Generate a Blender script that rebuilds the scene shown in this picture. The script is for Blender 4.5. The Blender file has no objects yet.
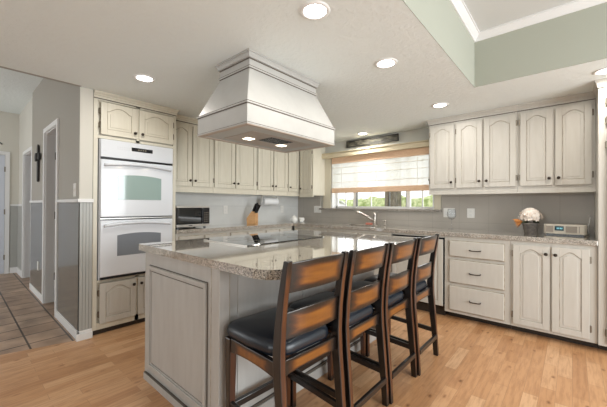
import bpy, bmesh, math, random
from mathutils import Vector, Matrix
random.seed(7)
S = bpy.context.scene
COL = S.collection
R = math.radians

# ------------------------------------------------------------------ camera
def setup_camera():
    cam = bpy.data.cameras.new('camera')
    o = bpy.data.objects.new('camera', cam); COL.objects.link(o)
    cam.sensor_fit = 'HORIZONTAL'; cam.sensor_width = 36.0
    cam.lens = 307.7/607*36.0
    cam.clip_start = .02; cam.clip_end = 300
    th, ph, ro = R(41.15), R(.296), R(.287)
    d = Vector((-math.sin(th)*math.cos(ph), math.cos(th)*math.cos(ph), math.sin(ph)))
    r = Vector((math.cos(th), math.sin(th), 0)); u = r.cross(d)
    r, u = r*math.cos(ro)+u*math.sin(ro), u*math.cos(ro)-r*math.sin(ro)
    m = Matrix(((r.x, u.x, -d.x, 0), (r.y, u.y, -d.y, 0), (r.z, u.z, -d.z, 1.24), (0, 0, 0, 1)))
    o.matrix_world = m
    S.camera = o
setup_camera()

# ------------------------------------------------------------------ world and light
w = bpy.data.worlds.new('world'); S.world = w; w.use_nodes = True
wn = w.node_tree.nodes; wl = w.node_tree.links
wn.clear()
wo = wn.new('ShaderNodeOutputWorld'); wb = wn.new('ShaderNodeBackground')
wb.inputs[0].default_value = (.93, .97, 1, 1); wb.inputs[1].default_value = 1.5
wl.new(wb.outputs[0], wo.inputs[0])

def area(name, loc, rot, sx, sy, power, col):
    l = bpy.data.lights.new(name, 'AREA'); l.shape = 'RECTANGLE'; l.size = sx; l.size_y = sy
    l.energy = power; l.color = col
    o = bpy.data.objects.new(name, l); COL.objects.link(o); o.location = loc
    o.rotation_euler = rot
    return o
# daylight through the unseen glazing of the room behind and beside the camera
area('daylight_rear', (-.7, -2.62, 1.5), (R(90), 0, 0), 1.7, 1.1, 15, (.94, .985, 1))
area('daylight_right', (2.62, 1.7, 1.35), (R(90), 0, R(90)), 2.9, 1.9, 100, (.94, .985, 1))
area('fill_hall', (-6.0, -2.62, 1.4), (R(90), 0, 0), 1.7, 2.0, 21, (1,.975,.94))  # area light added to brighten the hall, no source seen there
area('daylight_sink', (-2.25, 4.62, 1.62), (R(-90), 0, 0), 1.7, .8, 7, (1, 1, 1))
S.view_settings.view_transform = 'Standard'
S.view_settings.look = 'None'
S.view_settings.gamma = 1
S.view_settings.use_curve_mapping = False
S.view_settings.exposure = 0.36

LAMP = 5.0     # watts of each recessed lamp

# ------------------------------------------------------------------ materials
def nodes(name):
    m = bpy.data.materials.new(name); m.use_nodes = True
    nt = m.node_tree; b = nt.nodes['Principled BSDF']
    return m, nt, b
def N(nt, t, **kw):
    n = nt.nodes.new(t)
    for k, v in kw.items():
        if k in n.inputs: n.inputs[k].default_value = v
        else: setattr(n, k, v)
    return n
def ramp(nt, stops, interp='LINEAR'):
    n = nt.nodes.new('ShaderNodeValToRGB'); cr = n.color_ramp; cr.interpolation = interp
    while len(cr.elements) < len(stops): cr.elements.new(.5)
    for e, (p, c) in zip(cr.elements, stops):
        e.position = p; e.color = (c[0], c[1], c[2], 1)
    return n
def coords(nt, scale=(1,1,1), kind='Object', rot=(0,0,0)):
    if kind == 'World':
        g = nt.nodes.new('ShaderNodeNewGeometry'); out = g.outputs['Position']
    else:
        g = nt.nodes.new('ShaderNodeTexCoord'); out = g.outputs['Object']
    mp = N(nt, 'ShaderNodeMapping'); mp.inputs['Scale'].default_value = scale; mp.inputs['Rotation'].default_value = rot
    nt.links.new(out, mp.inputs[0])
    return mp.outputs[0]
def plain(name, col, rough=.5, metal=0, coat=0, emit=None, es=1, trans=0, bump=0, bscale=200, spec=.5):
    m, nt, b = nodes(name)
    b.inputs['Base Color'].default_value = (*col, 1)
    b.inputs['Roughness'].default_value = rough
    b.inputs['Metallic'].default_value = metal
    b.inputs['Coat Weight'].default_value = coat
    b.inputs['Specular IOR Level'].default_value = spec
    b.inputs['Transmission Weight'].default_value = trans
    if emit:
        b.inputs['Emission Color'].default_value = (*emit, 1); b.inputs['Emission Strength'].default_value = es
    if bump:
        n = N(nt, 'ShaderNodeTexNoise', Scale=bscale, Detail=3.0)
        nt.links.new(coords(nt), n.inputs['Vector'])
        bp = N(nt, 'ShaderNodeBump', Strength=bump, Distance=.002)
        nt.links.new(n.outputs[0], bp.inputs['Height']); nt.links.new(bp.outputs[0], b.inputs['Normal'])
    return m
def noisy(name, c1, c2, scale=(1,1,1), nscale=8, rough=.5, lo=.35, hi=.65, detail=4, kind='Object', bump=0, coat=0, spec=.5):
    m, nt, b = nodes(name)
    n = N(nt, 'ShaderNodeTexNoise', Scale=float(nscale), Detail=float(detail))
    nt.links.new(coords(nt, scale, kind), n.inputs['Vector'])
    r = ramp(nt, [(lo, c1), (hi, c2)])
    nt.links.new(n.outputs[0], r.inputs[0]); nt.links.new(r.outputs[0], b.inputs['Base Color'])
    b.inputs['Roughness'].default_value = rough; b.inputs['Coat Weight'].default_value = coat
    b.inputs['Specular IOR Level'].default_value = spec
    if bump:
        bp = N(nt, 'ShaderNodeBump', Strength=bump, Distance=.003)
        nt.links.new(n.outputs[0], bp.inputs['Height']); nt.links.new(bp.outputs[0], b.inputs['Normal'])
    return m

M = {}
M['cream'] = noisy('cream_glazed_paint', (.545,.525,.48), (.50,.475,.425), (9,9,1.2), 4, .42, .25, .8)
M['litcream'] = noisy('lit_cream_glazed_paint', (.69,.655,.555), (.63,.59,.49), (9,9,1.2), 4, .42, .25, .8)  # cream paint again, with the light on the left-hand cabinets put into it
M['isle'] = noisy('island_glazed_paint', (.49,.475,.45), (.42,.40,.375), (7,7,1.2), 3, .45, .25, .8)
M['glaze'] = noisy('brown_glaze_groove', (.29,.24,.18), (.48,.43,.35), (3,3,3), 6, .6, .35, .65)
M['glaze_dark'] = plain('dark_glaze', (.11,.09,.072), .6)
M['hood'] = noisy('hood_paint', (.45,.447,.43), (.425,.42,.405), (3,3,3), 3, .45)
M['white'] = plain('white_enamel', (.70,.725,.77), .18, coat=.4)
M['trim'] = plain('white_trim', (.78,.78,.78), .4)
M['lightgroove'] = plain('panel_grey_light', (.40,.405,.385), .35)
M['groove'] = plain('panel_groove', (.22,.22,.21), .5)
M['black'] = plain('black_plastic', (.012,.012,.014), .25)
M['toe'] = plain('toe_kick_black', (.03,.022,.016), .5)
M['bglass'] = plain('black_glass', (.012,.014,.016), .04, coat=1)
M['ovenglass'] = plain('oven_window_glass', (.30,.40,.38), .06, coat=1)
M['ovenglass2'] = plain('oven_window_glass_grey', (.20,.22,.25), .08, coat=1)
M['steel'] = plain('brushed_steel', (.62,.60,.57), .3, 1)
M['nickel'] = plain('satin_nickel', (.50,.46,.42), .28, 1)
M['bronze'] = plain('dark_bronze', (.045,.035,.028), .35, .8)
M['hinge'] = plain('aged_hinge', (.22,.19,.15), .4, .8)
M['leather'] = plain('navy_black_leather', (.004,.009,.018), .38, coat=.2, bump=.12, bscale=160)
M['plate'] = plain('switch_plate', (.80,.79,.76), .35)
M['porcelain'] = plain('porcelain', (.80,.80,.78), .2, coat=.5)
M['paper'] = plain('paper_towel', (.82,.84,.86), .9)
M['sponge'] = plain('sponge_red', (.62,.22,.16), .9)
M['lamp'] = plain('lamp_lens', (1,1,1), .5, emit=(1,.97,.9), es=9)
M['hoodlamp'] = plain('halogen_lens', (1,1,1), .5, emit=(1,.88,.68), es=3.5)
M['hoodsteel'] = plain('hood_insert_metal', (.42,.34,.29), .35, .6)
M['hoodwood'] = plain('hood_underside', (.46,.38,.32), .6)
M['pot'] = noisy('aged_tin_pot', (.10,.09,.085), (.19,.17,.15), (6,6,6), 6, .55)
M['petal'] = noisy('petal_pink_cream', (.90,.76,.66), (.92,.88,.82), (40,40,40), 2, .8)
M['leaf'] = plain('leaf_green', (.055,.07,.03), .6)
M['orange'] = plain('leaf_orange', (.55,.22,.06), .6)
M['radio'] = plain('radio_cream', (.62,.57,.49), .4)
M['mesh'] = plain('speaker_mesh', (.33,.29,.25), .7)
M['lcd'] = plain('radio_display', (.01,.03,.04), .1, emit=(.05,.16,.2), es=.12)
M['digit'] = plain('display_digits', (.2,.5,.6), .4, emit=(.35,.8,.9), es=.35)
M['doorpaint'] = plain('door_paint', (.60,.64,.72), .35)
M['inner'] = plain('inner_room_paint', (.42,.45,.52), .8)
M['iron'] = plain('black_iron', (.02,.018,.016), .5)
M['concrete'] = plain('fence_cream', (.62,.60,.54), .9)
M['sash'] = plain('window_sash', (.80,.80,.79), .4)
M['sashdark'] = plain('sash_gasket', (.10,.10,.09), .5)
M['knifewood'] = noisy('knife_block_wood', (.62,.33,.14), (.74,.44,.21), (2,2,18), 5, .45)
M['signwood'] = noisy('weathered_sign', (.035,.032,.024), (.20,.19,.14), (3,9,9), 4, .6, .42, .72)
M['bamboo'] = noisy('woven_bamboo', (.66,.42,.27), (.84,.62,.44), (3,3,90), 5, .7)
M['valance'] = noisy('valance_pine', (.60,.52,.36), (.74,.66,.49), (1.5,1.5,30), 4, .5)
M['shade_rod'] = plain('shade_rod', (.62,.52,.42), .6)
M['casing'] = plain('window_casing_cream', (.64,.59,.47), .45)

def mat_wall():
    m, nt, b = nodes('grey_beige_wall_paint')
    b.inputs['Base Color'].default_value = (.35,.325,.285,1); b.inputs['Roughness'].default_value = .45
    n = N(nt, 'ShaderNodeTexNoise', Scale=60.0, Detail=4.0); nt.links.new(coords(nt, kind='World'), n.inputs['Vector'])
    bp = N(nt, 'ShaderNodeBump', Strength=.12, Distance=.003); nt.links.new(n.outputs[0], bp.inputs['Height']); nt.links.new(bp.outputs[0], b.inputs['Normal'])
    return m
M['wall'] = mat_wall()
M['wallcream'] = plain('cream_wall_paint', (.64,.62,.56), .7)
M['traygreen'] = plain('sage_wall_paint', (.42,.435,.37), .8)
M['traytop'] = plain('tray_ceiling_paint', (.62,.63,.62), .9)
M['kitchenwall'] = plain('upper_wall_paint', (.56,.56,.52), .8)

def mat_ceiling():
    m, nt, b = nodes('knockdown_ceiling')
    b.inputs['Base Color'].default_value = (.79,.84,.84,1); b.inputs['Roughness'].default_value = .95
    b.inputs['Specular IOR Level'].default_value = .1
    c = coords(nt, kind='World')
    n = N(nt, 'ShaderNodeTexNoise', Scale=26.0, Detail=3.0, Roughness=.6); nt.links.new(c, n.inputs['Vector'])
    r = ramp(nt, [(.46, (0,0,0)), (.58, (1,1,1))]); nt.links.new(n.outputs[0], r.inputs[0])
    bp = N(nt, 'ShaderNodeBump', Strength=.3, Distance=.004); nt.links.new(r.outputs[0], bp.inputs['Height']); nt.links.new(bp.outputs[0], b.inputs['Normal'])
    return m
M['ceiling'] = mat_ceiling()

def mat_woodfloor():
    m, nt, b = nodes('hickory_plank_floor'); L = nt.links
    g = nt.nodes.new('ShaderNodeNewGeometry')
    mp = N(nt, 'ShaderNodeMapping'); mp.inputs['Rotation'].default_value = (0,0,R(90)); L.new(g.outputs['Position'], mp.inputs[0])
    br = N(nt, 'ShaderNodeTexBrick', Scale=1.0); br.offset = .37; br.squash = 1
    br.inputs['Brick Width'].default_value = .42; br.inputs['Row Height'].default_value = .083
    br.inputs['Mortar Size'].default_value = .0012; br.inputs['Mortar Smooth'].default_value = .3; br.inputs['Bias'].default_value = 0
    br.inputs['Color1'].default_value = (0,0,0,1); br.inputs['Color2'].default_value = (1,1,1,1); br.inputs['Mortar'].default_value = (.5,.5,.5,1)
    L.new(mp.outputs[0], br.inputs[0])
    tone = ramp(nt, [(0,(.45,.23,.105)), (.35,(.52,.28,.135)), (.7,(.56,.315,.16)), (1,(.63,.38,.21))])
    L.new(br.outputs['Color'], tone.inputs[0])
    mp2 = N(nt, 'ShaderNodeMapping'); mp2.inputs['Scale'].default_value = (16,1.6,1); L.new(g.outputs['Position'], mp2.inputs[0])
    n1 = N(nt, 'ShaderNodeTexNoise', Scale=3.0, Detail=6.0, Roughness=.65); L.new(mp2.outputs[0], n1.inputs['Vector'])
    gr = ramp(nt, [(.34,(.66,.58,.52)), (.56,(1,1,1))]); L.new(n1.outputs[0], gr.inputs[0])
    mx = N(nt, 'ShaderNodeMix', data_type='RGBA', blend_type='MULTIPLY'); mx.inputs[0].default_value = .7
    L.new(tone.outputs[0], mx.inputs[6]); L.new(gr.outputs[0], mx.inputs[7])
    # knots
    mp3 = N(nt, 'ShaderNodeMapping'); mp3.inputs['Scale'].default_value = (5.2,2.6,1); L.new(g.outputs['Position'], mp3.inputs[0])
    v = N(nt, 'ShaderNodeTexVoronoi', Scale=2.3); L.new(mp3.outputs[0], v.inputs['Vector'])
    n2 = N(nt, 'ShaderNodeTexNoise', Scale=9.0, Detail=3.0); L.new(mp3.outputs[0], n2.inputs['Vector'])
    ad = N(nt, 'ShaderNodeMath', operation='MULTIPLY_ADD'); L.new(n2.outputs[0], ad.inputs[0]); ad.inputs[1].default_value = .16; L.new(v.outputs['Distance'], ad.inputs[2])
    kr = ramp(nt, [(.115,(.20,.13,.08)), (.17,(.60,.48,.38)), (.27,(1,1,1))]); L.new(ad.outputs[0], kr.inputs[0])
    mx2 = N(nt, 'ShaderNodeMix', data_type='RGBA', blend_type='MULTIPLY'); mx2.inputs[0].default_value = .8
    L.new(mx.outputs[2], mx2.inputs[6]); L.new(kr.outputs[0], mx2.inputs[7])
    mo = N(nt, 'ShaderNodeMix', data_type='RGBA'); L.new(br.outputs['Fac'], mo.inputs[0]); L.new(mx2.outputs[2], mo.inputs[6]); mo.inputs[7].default_value = (.34,.18,.09,1)
    L.new(mo.outputs[2], b.inputs['Base Color'])
    b.inputs['Roughness'].default_value = .34
    bp = N(nt, 'ShaderNodeBump', Strength=.12, Distance=.002); bp.invert = True; L.new(br.outputs['Fac'], bp.inputs['Height']); L.new(bp.outputs[0], b.inputs['Normal'])
    return m
M['wood'] = mat_woodfloor()

def brickmat(name, c1, c2, mortar, bw, rh, ms, off=0, rough=.3, loc=(0,0,0), rot=(0,0,0), nz=.35, bump=.3, coat=0, nscale=5):
    m, nt, b = nodes(name); L = nt.links
    g = nt.nodes.new('ShaderNodeNewGeometry')
    mp = N(nt, 'ShaderNodeMapping'); mp.inputs['Location'].default_value = loc; mp.inputs['Rotation'].default_value = rot; L.new(g.outputs['Position'], mp.inputs[0])
    br = N(nt, 'ShaderNodeTexBrick', Scale=1.0); br.offset = off
    br.inputs['Brick Width'].default_value = bw; br.inputs['Row Height'].default_value = rh
    br.inputs['Mortar Size'].default_value = ms; br.inputs['Mortar Smooth'].default_value = .2
    br.inputs['Color1'].default_value = (*c1,1); br.inputs['Color2'].default_value = (*c2,1); br.inputs['Mortar'].default_value = (*mortar,1)
    L.new(mp.outputs[0], br.inputs[0])
    n = N(nt, 'ShaderNodeTexNoise', Scale=float(nscale), Detail=5.0); L.new(g.outputs['Position'], n.inputs['Vector'])
    gr = ramp(nt, [(.3,(1-nz,1-nz,1-nz)), (.7,(1,1,1))]); L.new(n.outputs[0], gr.inputs[0])
    mx = N(nt, 'ShaderNodeMix', data_type='RGBA', blend_type='MULTIPLY'); mx.inputs[0].default_value = 1
    L.new(br.outputs['Color'], mx.inputs[6]); L.new(gr.outputs[0], mx.inputs[7]); L.new(mx.outputs[2], b.inputs['Base Color'])
    b.inputs['Roughness'].default_value = rough; b.inputs['Coat Weight'].default_value = coat
    bp = N(nt, 'ShaderNodeBump', Strength=bump, Distance=.003); bp.invert = True; L.new(br.outputs['Fac'], bp.inputs['Height']); L.new(bp.outputs[0], b.inputs['Normal'])
    return m
M['tile'] = brickmat('slate_brown_floor_tile', (.46,.31,.215), (.54,.38,.27), (.085,.06,.045), .25, .28, .008, loc=(3.62,-.455,0), rough=.42, nz=.45)
# wall tile: the wall plane is turned into the texture's xy
M['splashB_shaded'] = brickmat('backsplash_tile_window_wall_shaded', (.45,.415,.37), (.46,.425,.38), (.38,.35,.31), .33, .33, .003, rot=(R(90),0,0), loc=(.1,-.95,0), rough=.35, nz=.08, bump=.2)  # same tile as the oven wall, this wall's shade put into the colour
M['splashA_lit'] = brickmat('backsplash_tile_oven_wall_lit', (.70,.71,.70), (.71,.72,.71), (.57,.58,.575), .33, .33, .003, rot=(R(90),0,R(90)), loc=(.1,-.95,0), rough=.2, nz=.08, bump=.2)  # the one grey tile again, its stronger light painted into the tone

def mat_granite(name, a, b_, c, rough=.08, dens=1.0, coat=1):
    m, nt, b = nodes(name); L = nt.links
    co = coords(nt, kind='World')
    v = N(nt, 'ShaderNodeTexVoronoi', Scale=260.0*dens); L.new(co, v.inputs['Vector'])
    sp = nt.nodes.new('ShaderNodeSeparateColor'); L.new(v.outputs['Color'], sp.inputs[0])
    r1 = ramp(nt, [(0,a), (.28,b_), (.6,c), (.9,(.70,.66,.60))], 'CONSTANT'); L.new(sp.outputs[0], r1.inputs[0])
    n = N(nt, 'ShaderNodeTexNoise', Scale=14.0, Detail=5.0); L.new(co, n.inputs['Vector'])
    r2 = ramp(nt, [(.35,(.62,.58,.55)), (.65,(1,1,1))]); L.new(n.outputs[0], r2.inputs[0])
    mx = N(nt, 'ShaderNodeMix', data_type='RGBA', blend_type='MULTIPLY'); mx.inputs[0].default_value = .6
    L.new(r1.outputs[0], mx.inputs[6]); L.new(r2.outputs[0], mx.inputs[7]); L.new(mx.outputs[2], b.inputs['Base Color'])
    b.inputs['Roughness'].default_value = rough; b.inputs['Specular IOR Level'].default_value = .8
    b.inputs['Coat Weight'].default_value = coat; b.inputs['Coat Roughness'].default_value = .03; b.inputs['Coat IOR'].default_value = 1.75
    return m
M['granite_honed'] = mat_granite('honed_granite', (.10,.09,.08), (.26,.235,.205), (.38,.35,.31), .6, 1.0, 0)
M['granite'] = mat_granite('speckled_granite', (.13,.12,.105), (.37,.34,.30), (.57,.52,.455))

def mat_stool(name, horiz, ax=1):
    # burnished finish: amber wood rubbed to black at ends and edges
    m, nt, b = nodes(name); L = nt.links
    tc = nt.nodes.new('ShaderNodeTexCoord'); sep = nt.nodes.new('ShaderNodeSeparateXYZ'); L.new(tc.outputs['Generated'], sep.inputs[0])
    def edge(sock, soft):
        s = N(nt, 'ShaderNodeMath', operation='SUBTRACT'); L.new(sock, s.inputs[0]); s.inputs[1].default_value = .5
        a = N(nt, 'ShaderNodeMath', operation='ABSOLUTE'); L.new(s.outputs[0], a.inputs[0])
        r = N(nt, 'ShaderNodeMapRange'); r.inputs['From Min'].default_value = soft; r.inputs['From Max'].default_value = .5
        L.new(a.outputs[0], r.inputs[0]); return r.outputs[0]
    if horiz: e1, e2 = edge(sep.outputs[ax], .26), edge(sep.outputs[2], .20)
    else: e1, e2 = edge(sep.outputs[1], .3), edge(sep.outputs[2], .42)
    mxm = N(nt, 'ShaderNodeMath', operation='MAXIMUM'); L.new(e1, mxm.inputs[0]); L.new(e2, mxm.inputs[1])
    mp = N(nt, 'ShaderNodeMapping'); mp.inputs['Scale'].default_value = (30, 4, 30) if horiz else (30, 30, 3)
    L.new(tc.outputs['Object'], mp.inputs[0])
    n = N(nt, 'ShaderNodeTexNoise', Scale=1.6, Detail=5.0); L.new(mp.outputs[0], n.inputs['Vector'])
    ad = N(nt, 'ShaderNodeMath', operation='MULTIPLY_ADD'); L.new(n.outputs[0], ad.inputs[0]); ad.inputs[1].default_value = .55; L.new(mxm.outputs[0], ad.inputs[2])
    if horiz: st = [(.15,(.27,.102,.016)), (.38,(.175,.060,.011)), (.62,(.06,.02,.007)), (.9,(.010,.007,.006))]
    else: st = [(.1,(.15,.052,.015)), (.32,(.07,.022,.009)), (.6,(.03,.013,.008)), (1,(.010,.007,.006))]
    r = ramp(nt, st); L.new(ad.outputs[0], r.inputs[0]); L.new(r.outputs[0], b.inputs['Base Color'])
    b.inputs['Roughness'].default_value = .28; b.inputs['Coat Weight'].default_value = .3
    return m
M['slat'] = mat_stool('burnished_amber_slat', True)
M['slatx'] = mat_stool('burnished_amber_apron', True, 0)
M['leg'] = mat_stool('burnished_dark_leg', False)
M['rail'] = plain('near_black_stain', (.014,.010,.009), .3, coat=.3)

def mat_shade():
    m, nt, b = nodes('sheer_woven_shade'); L = nt.links
    co = coords(nt, (1,1,1), 'World')
    wv = N(nt, 'ShaderNodeTexWave', Scale=48.0, Distortion=.4); wv.bands_direction = 'Z'; L.new(co, wv.inputs['Vector'])
    r = ramp(nt, [(.0,(.88,.88,.87)), (1,(.74,.73,.71))]); L.new(wv.outputs[0], r.inputs[0])
    L.new(r.outputs[0], b.inputs['Base Color']); b.inputs['Roughness'].default_value = .9
    tr = nt.nodes.new('ShaderNodeBsdfTranslucent'); L.new(r.outputs[0], tr.inputs[0])
    tp = nt.nodes.new('ShaderNodeBsdfTransparent')
    m1 = nt.nodes.new('ShaderNodeMixShader'); m1.inputs[0].default_value = .6; L.new(b.outputs[0], m1.inputs[1]); L.new(tr.outputs[0], m1.inputs[2])
    m2 = nt.nodes.new('ShaderNodeMixShader'); m2.inputs[0].default_value = .34; L.new(m1.outputs[0], m2.inputs[1]); L.new(tp.outputs[0], m2.inputs[2])
    L.new(m2.outputs[0], nt.nodes['Material Output'].inputs[0])
    return m
M['shade'] = mat_shade()
def mat_glass(name, tint=(1,1,1), ior=1.45):
    m, nt, b = nodes(name); L = nt.links
    gl = nt.nodes.new('ShaderNodeBsdfGlossy'); gl.inputs['Roughness'].default_value = .02
    tp = nt.nodes.new('ShaderNodeBsdfTransparent'); tp.inputs[0].default_value = (*tint, 1)
    fr = N(nt, 'ShaderNodeLayerWeight', Blend=.12)
    mx = nt.nodes.new('ShaderNodeMixShader'); L.new(fr.outputs[1], mx.inputs[0]); L.new(tp.outputs[0], mx.inputs[1]); L.new(gl.outputs[0], mx.inputs[2])
    L.new(mx.outputs[0], nt.nodes['Material Output'].inputs[0])
    return m
M['pane'] = mat_glass('window_glass')
M['stem'] = mat_glass('drinking_glass', (.95,.96,.97), 1.25)
M['grass'] = noisy('lawn', (.16,.26,.05), (.34,.46,.12), (1,1,1), 6, .9, kind='World')
M['hedge'] = noisy('hedge_leaf', (.30,.38,.12), (.78,.80,.46), (1,1,1), 9, .9, kind='World', bump=.6)
M['bark'] = noisy('bark', (.10,.075,.055), (.26,.21,.16), (9,9,1.5), 4, .9, bump=.7)
M['ext'] = plain('garden_fence', (.50,.45,.36), .9)

# ------------------------------------------------------------------ mesh builder
class MB:
    def __init__(s): s.v = []; s.f = []; s.m = []
    def add(s, vs, fs, mi=0):
        k = len(s.v); s.v += [tuple(p) for p in vs]
        for f in fs: s.f.append([i+k for i in f]); s.m.append(mi)
        return s
    def box(s, x0, x1, y0, y1, z0, z1, mi=0):
        v = [(x0,y0,z0),(x1,y0,z0),(x1,y1,z0),(x0,y1,z0),(x0,y0,z1),(x1,y0,z1),(x1,y1,z1),(x0,y1,z1)]
        return s.add(v, [(0,3,2,1),(4,5,6,7),(0,1,5,4),(1,2,6,5),(2,3,7,6),(3,0,4,7)], mi)
    def strip(s, xs, lo, hi, y0, y1, mi=0):
        # solid between two curves z = lo(x), hi(x), from y0 (front) to y1 (rear)
        n = len(xs); v = []
        for x in xs: v += [(x,y0,lo(x)),(x,y0,hi(x)),(x,y1,lo(x)),(x,y1,hi(x))]
        f = []
        for i in range(n-1):
            a, b = 4*i, 4*i+4
            f += [(a,b,b+1,a+1),(a+2,a+3,b+3,b+2),(a+1,b+1,b+3,a+3),(a,a+2,b+2,b)]
        f += [(0,1,3,2),(4*n-4,4*n-2,4*n-1,4*n-3)]
        return s.add(v, f, mi)
    def cyl(s, p0, p1, r0, r1=None, n=16, mi=0, caps=True):
        r1 = r0 if r1 is None else r1
        return s.tube([p0, p1], [r0, r1], n, mi, caps)
    def tube(s, pts, rad, n=10, mi=0, caps=True):
        pts = [Vector(p) for p in pts]
        if not isinstance(rad, (list, tuple)): rad = [rad]*len(pts)
        v = []; prev = None
        for i, p in enumerate(pts):
            a = pts[max(i-1,0)]; b = pts[min(i+1,len(pts)-1)]
            t = (b-a).normalized()
            if prev is None:
                ref = Vector((0,0,1)) if abs(t.z) < .9 else Vector((1,0,0))
                u = t.cross(ref).normalized()
            else: u = (prev - t*prev.dot(t)).normalized()
            prev = u; w_ = t.cross(u)
            for k in range(n):
                an = 2*math.pi*k/n
                v.append(p + (u*math.cos(an) + w_*math.sin(an))*rad[i])
        f = []
        for i in range(len(pts)-1):
            for k in range(n):
                a = i*n+k; b = i*n+(k+1)%n
                f.append((a,b,b+n,a+n))
        if caps: f += [tuple(range(n))[::-1], tuple(range((len(pts)-1)*n, len(pts)*n))]
        return s.add(v, f, mi)
    def lathe(s, prof, c=(0,0,0), n=24, mi=0):
        v = []; f = []
        for r_, z in prof:
            for k in range(n):
                a = 2*math.pi*k/n; v.append((c[0]+r_*math.cos(a), c[1]+r_*math.sin(a), c[2]+z))
        for i in range(len(prof)-1):
            for k in range(n):
                a = i*n+k; b = i*n+(k+1)%n; f.append((a,b,b+n,a+n))
        return s.add(v, f, mi)
    def poly(s, pts, z0, z1, mi=0, mi_side=None):
        n = len(pts); v = [(x,y,z0) for x,y in pts] + [(x,y,z1) for x,y in pts]
        s.add(v, [tuple(range(n))[::-1], tuple(range(n,2*n))], mi)
        return s.add(v, [(i,(i+1)%n,(i+1)%n+n,i+n) for i in range(n)], mi if mi_side is None else mi_side)
    def loft(s, rings, mi=0, caps=True):
        n = len(rings[0]); v = [p for r_ in rings for p in r_]; f = []
        for i in range(len(rings)-1):
            for k in range(n):
                a = i*n+k; b = i*n+(k+1)%n; f.append((a,b,b+n,a+n))
        if caps: f += [tuple(range(n))[::-1], tuple(range((len(rings)-1)*n, len(rings)*n))]
        return s.add(v, f, mi)
    def bar(s, pts, wx, wy, mi=0):
        # square-section bar along pts (roughly vertical), width wx in x, wy in y; wx may be a list
        wx = wx if isinstance(wx, list) else [wx]*len(pts); wy = wy if isinstance(wy, list) else [wy]*len(pts)
        return s.loft([[(p[0]-a/2,p[1]-b/2,p[2]),(p[0]+a/2,p[1]-b/2,p[2]),(p[0]+a/2,p[1]+b/2,p[2]),(p[0]-a/2,p[1]+b/2,p[2])] for p,a,b in zip(pts,wx,wy)], mi)
    def build(s, name, mats, parent=None, smooth=False, bevel=0, sub=0, loc=None, segs=2):
        me = bpy.data.meshes.new(name); me.from_pydata(s.v, [], s.f)
        mats = mats if isinstance(mats, (list, tuple)) else [mats]
        for m in mats: me.materials.append(M[m] if isinstance(m, str) else m)
        for p, mi in zip(me.polygons, s.m): p.material_index = mi; p.use_smooth = smooth
        bm = bmesh.new(); bm.from_mesh(me); bmesh.ops.recalc_face_normals(bm, faces=bm.faces); bm.to_mesh(me); bm.free()
        o = bpy.data.objects.new(name, me); COL.objects.link(o)
        if parent: o.parent = parent
        if loc: o.location = loc
        if bevel:
            b = o.modifiers.new('bevel', 'BEVEL'); b.width = bevel; b.segments = segs; b.limit_method = 'ANGLE'; b.angle_limit = R(40)
            b.harden_normals = False
        if sub:
            q = o.modifiers.new('sub', 'SUBSURF'); q.levels = sub; q.render_levels = sub
        return o

def empty(name, loc=(0,0,0), rz=0):
    o = bpy.data.objects.new(name, None); COL.objects.link(o); o.location = loc; o.rotation_euler = (0,0,rz)
    o.empty_display_size = .05
    return o
def tag(o, label, cat, group=None, kind=None):
    o['label'] = label; o['category'] = cat
    if group: o['group'] = group
    if kind: o['kind'] = kind
    return o
def struct(o, label=None):
    o['kind'] = 'structure'
    if label: o['label'] = label
    return o
def copy_tree(o, parent=None):
    c = o.copy(); COL.objects.link(c); c.parent = parent
    for ch in list(o.children): copy_tree(ch, c)
    return c
def copy_deep(root):
    # copies of a thing and each of its parts
    kids = {}
    for o in list(COL.objects):
        if o.parent: kids.setdefault(o.parent.name, []).append(o)
    def rec(o, parent):
        c = o.copy(); COL.objects.link(c); c.parent = parent
        for ch in kids.get(o.name, []): rec(ch, c)
        return c
    return rec(root, None)

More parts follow.
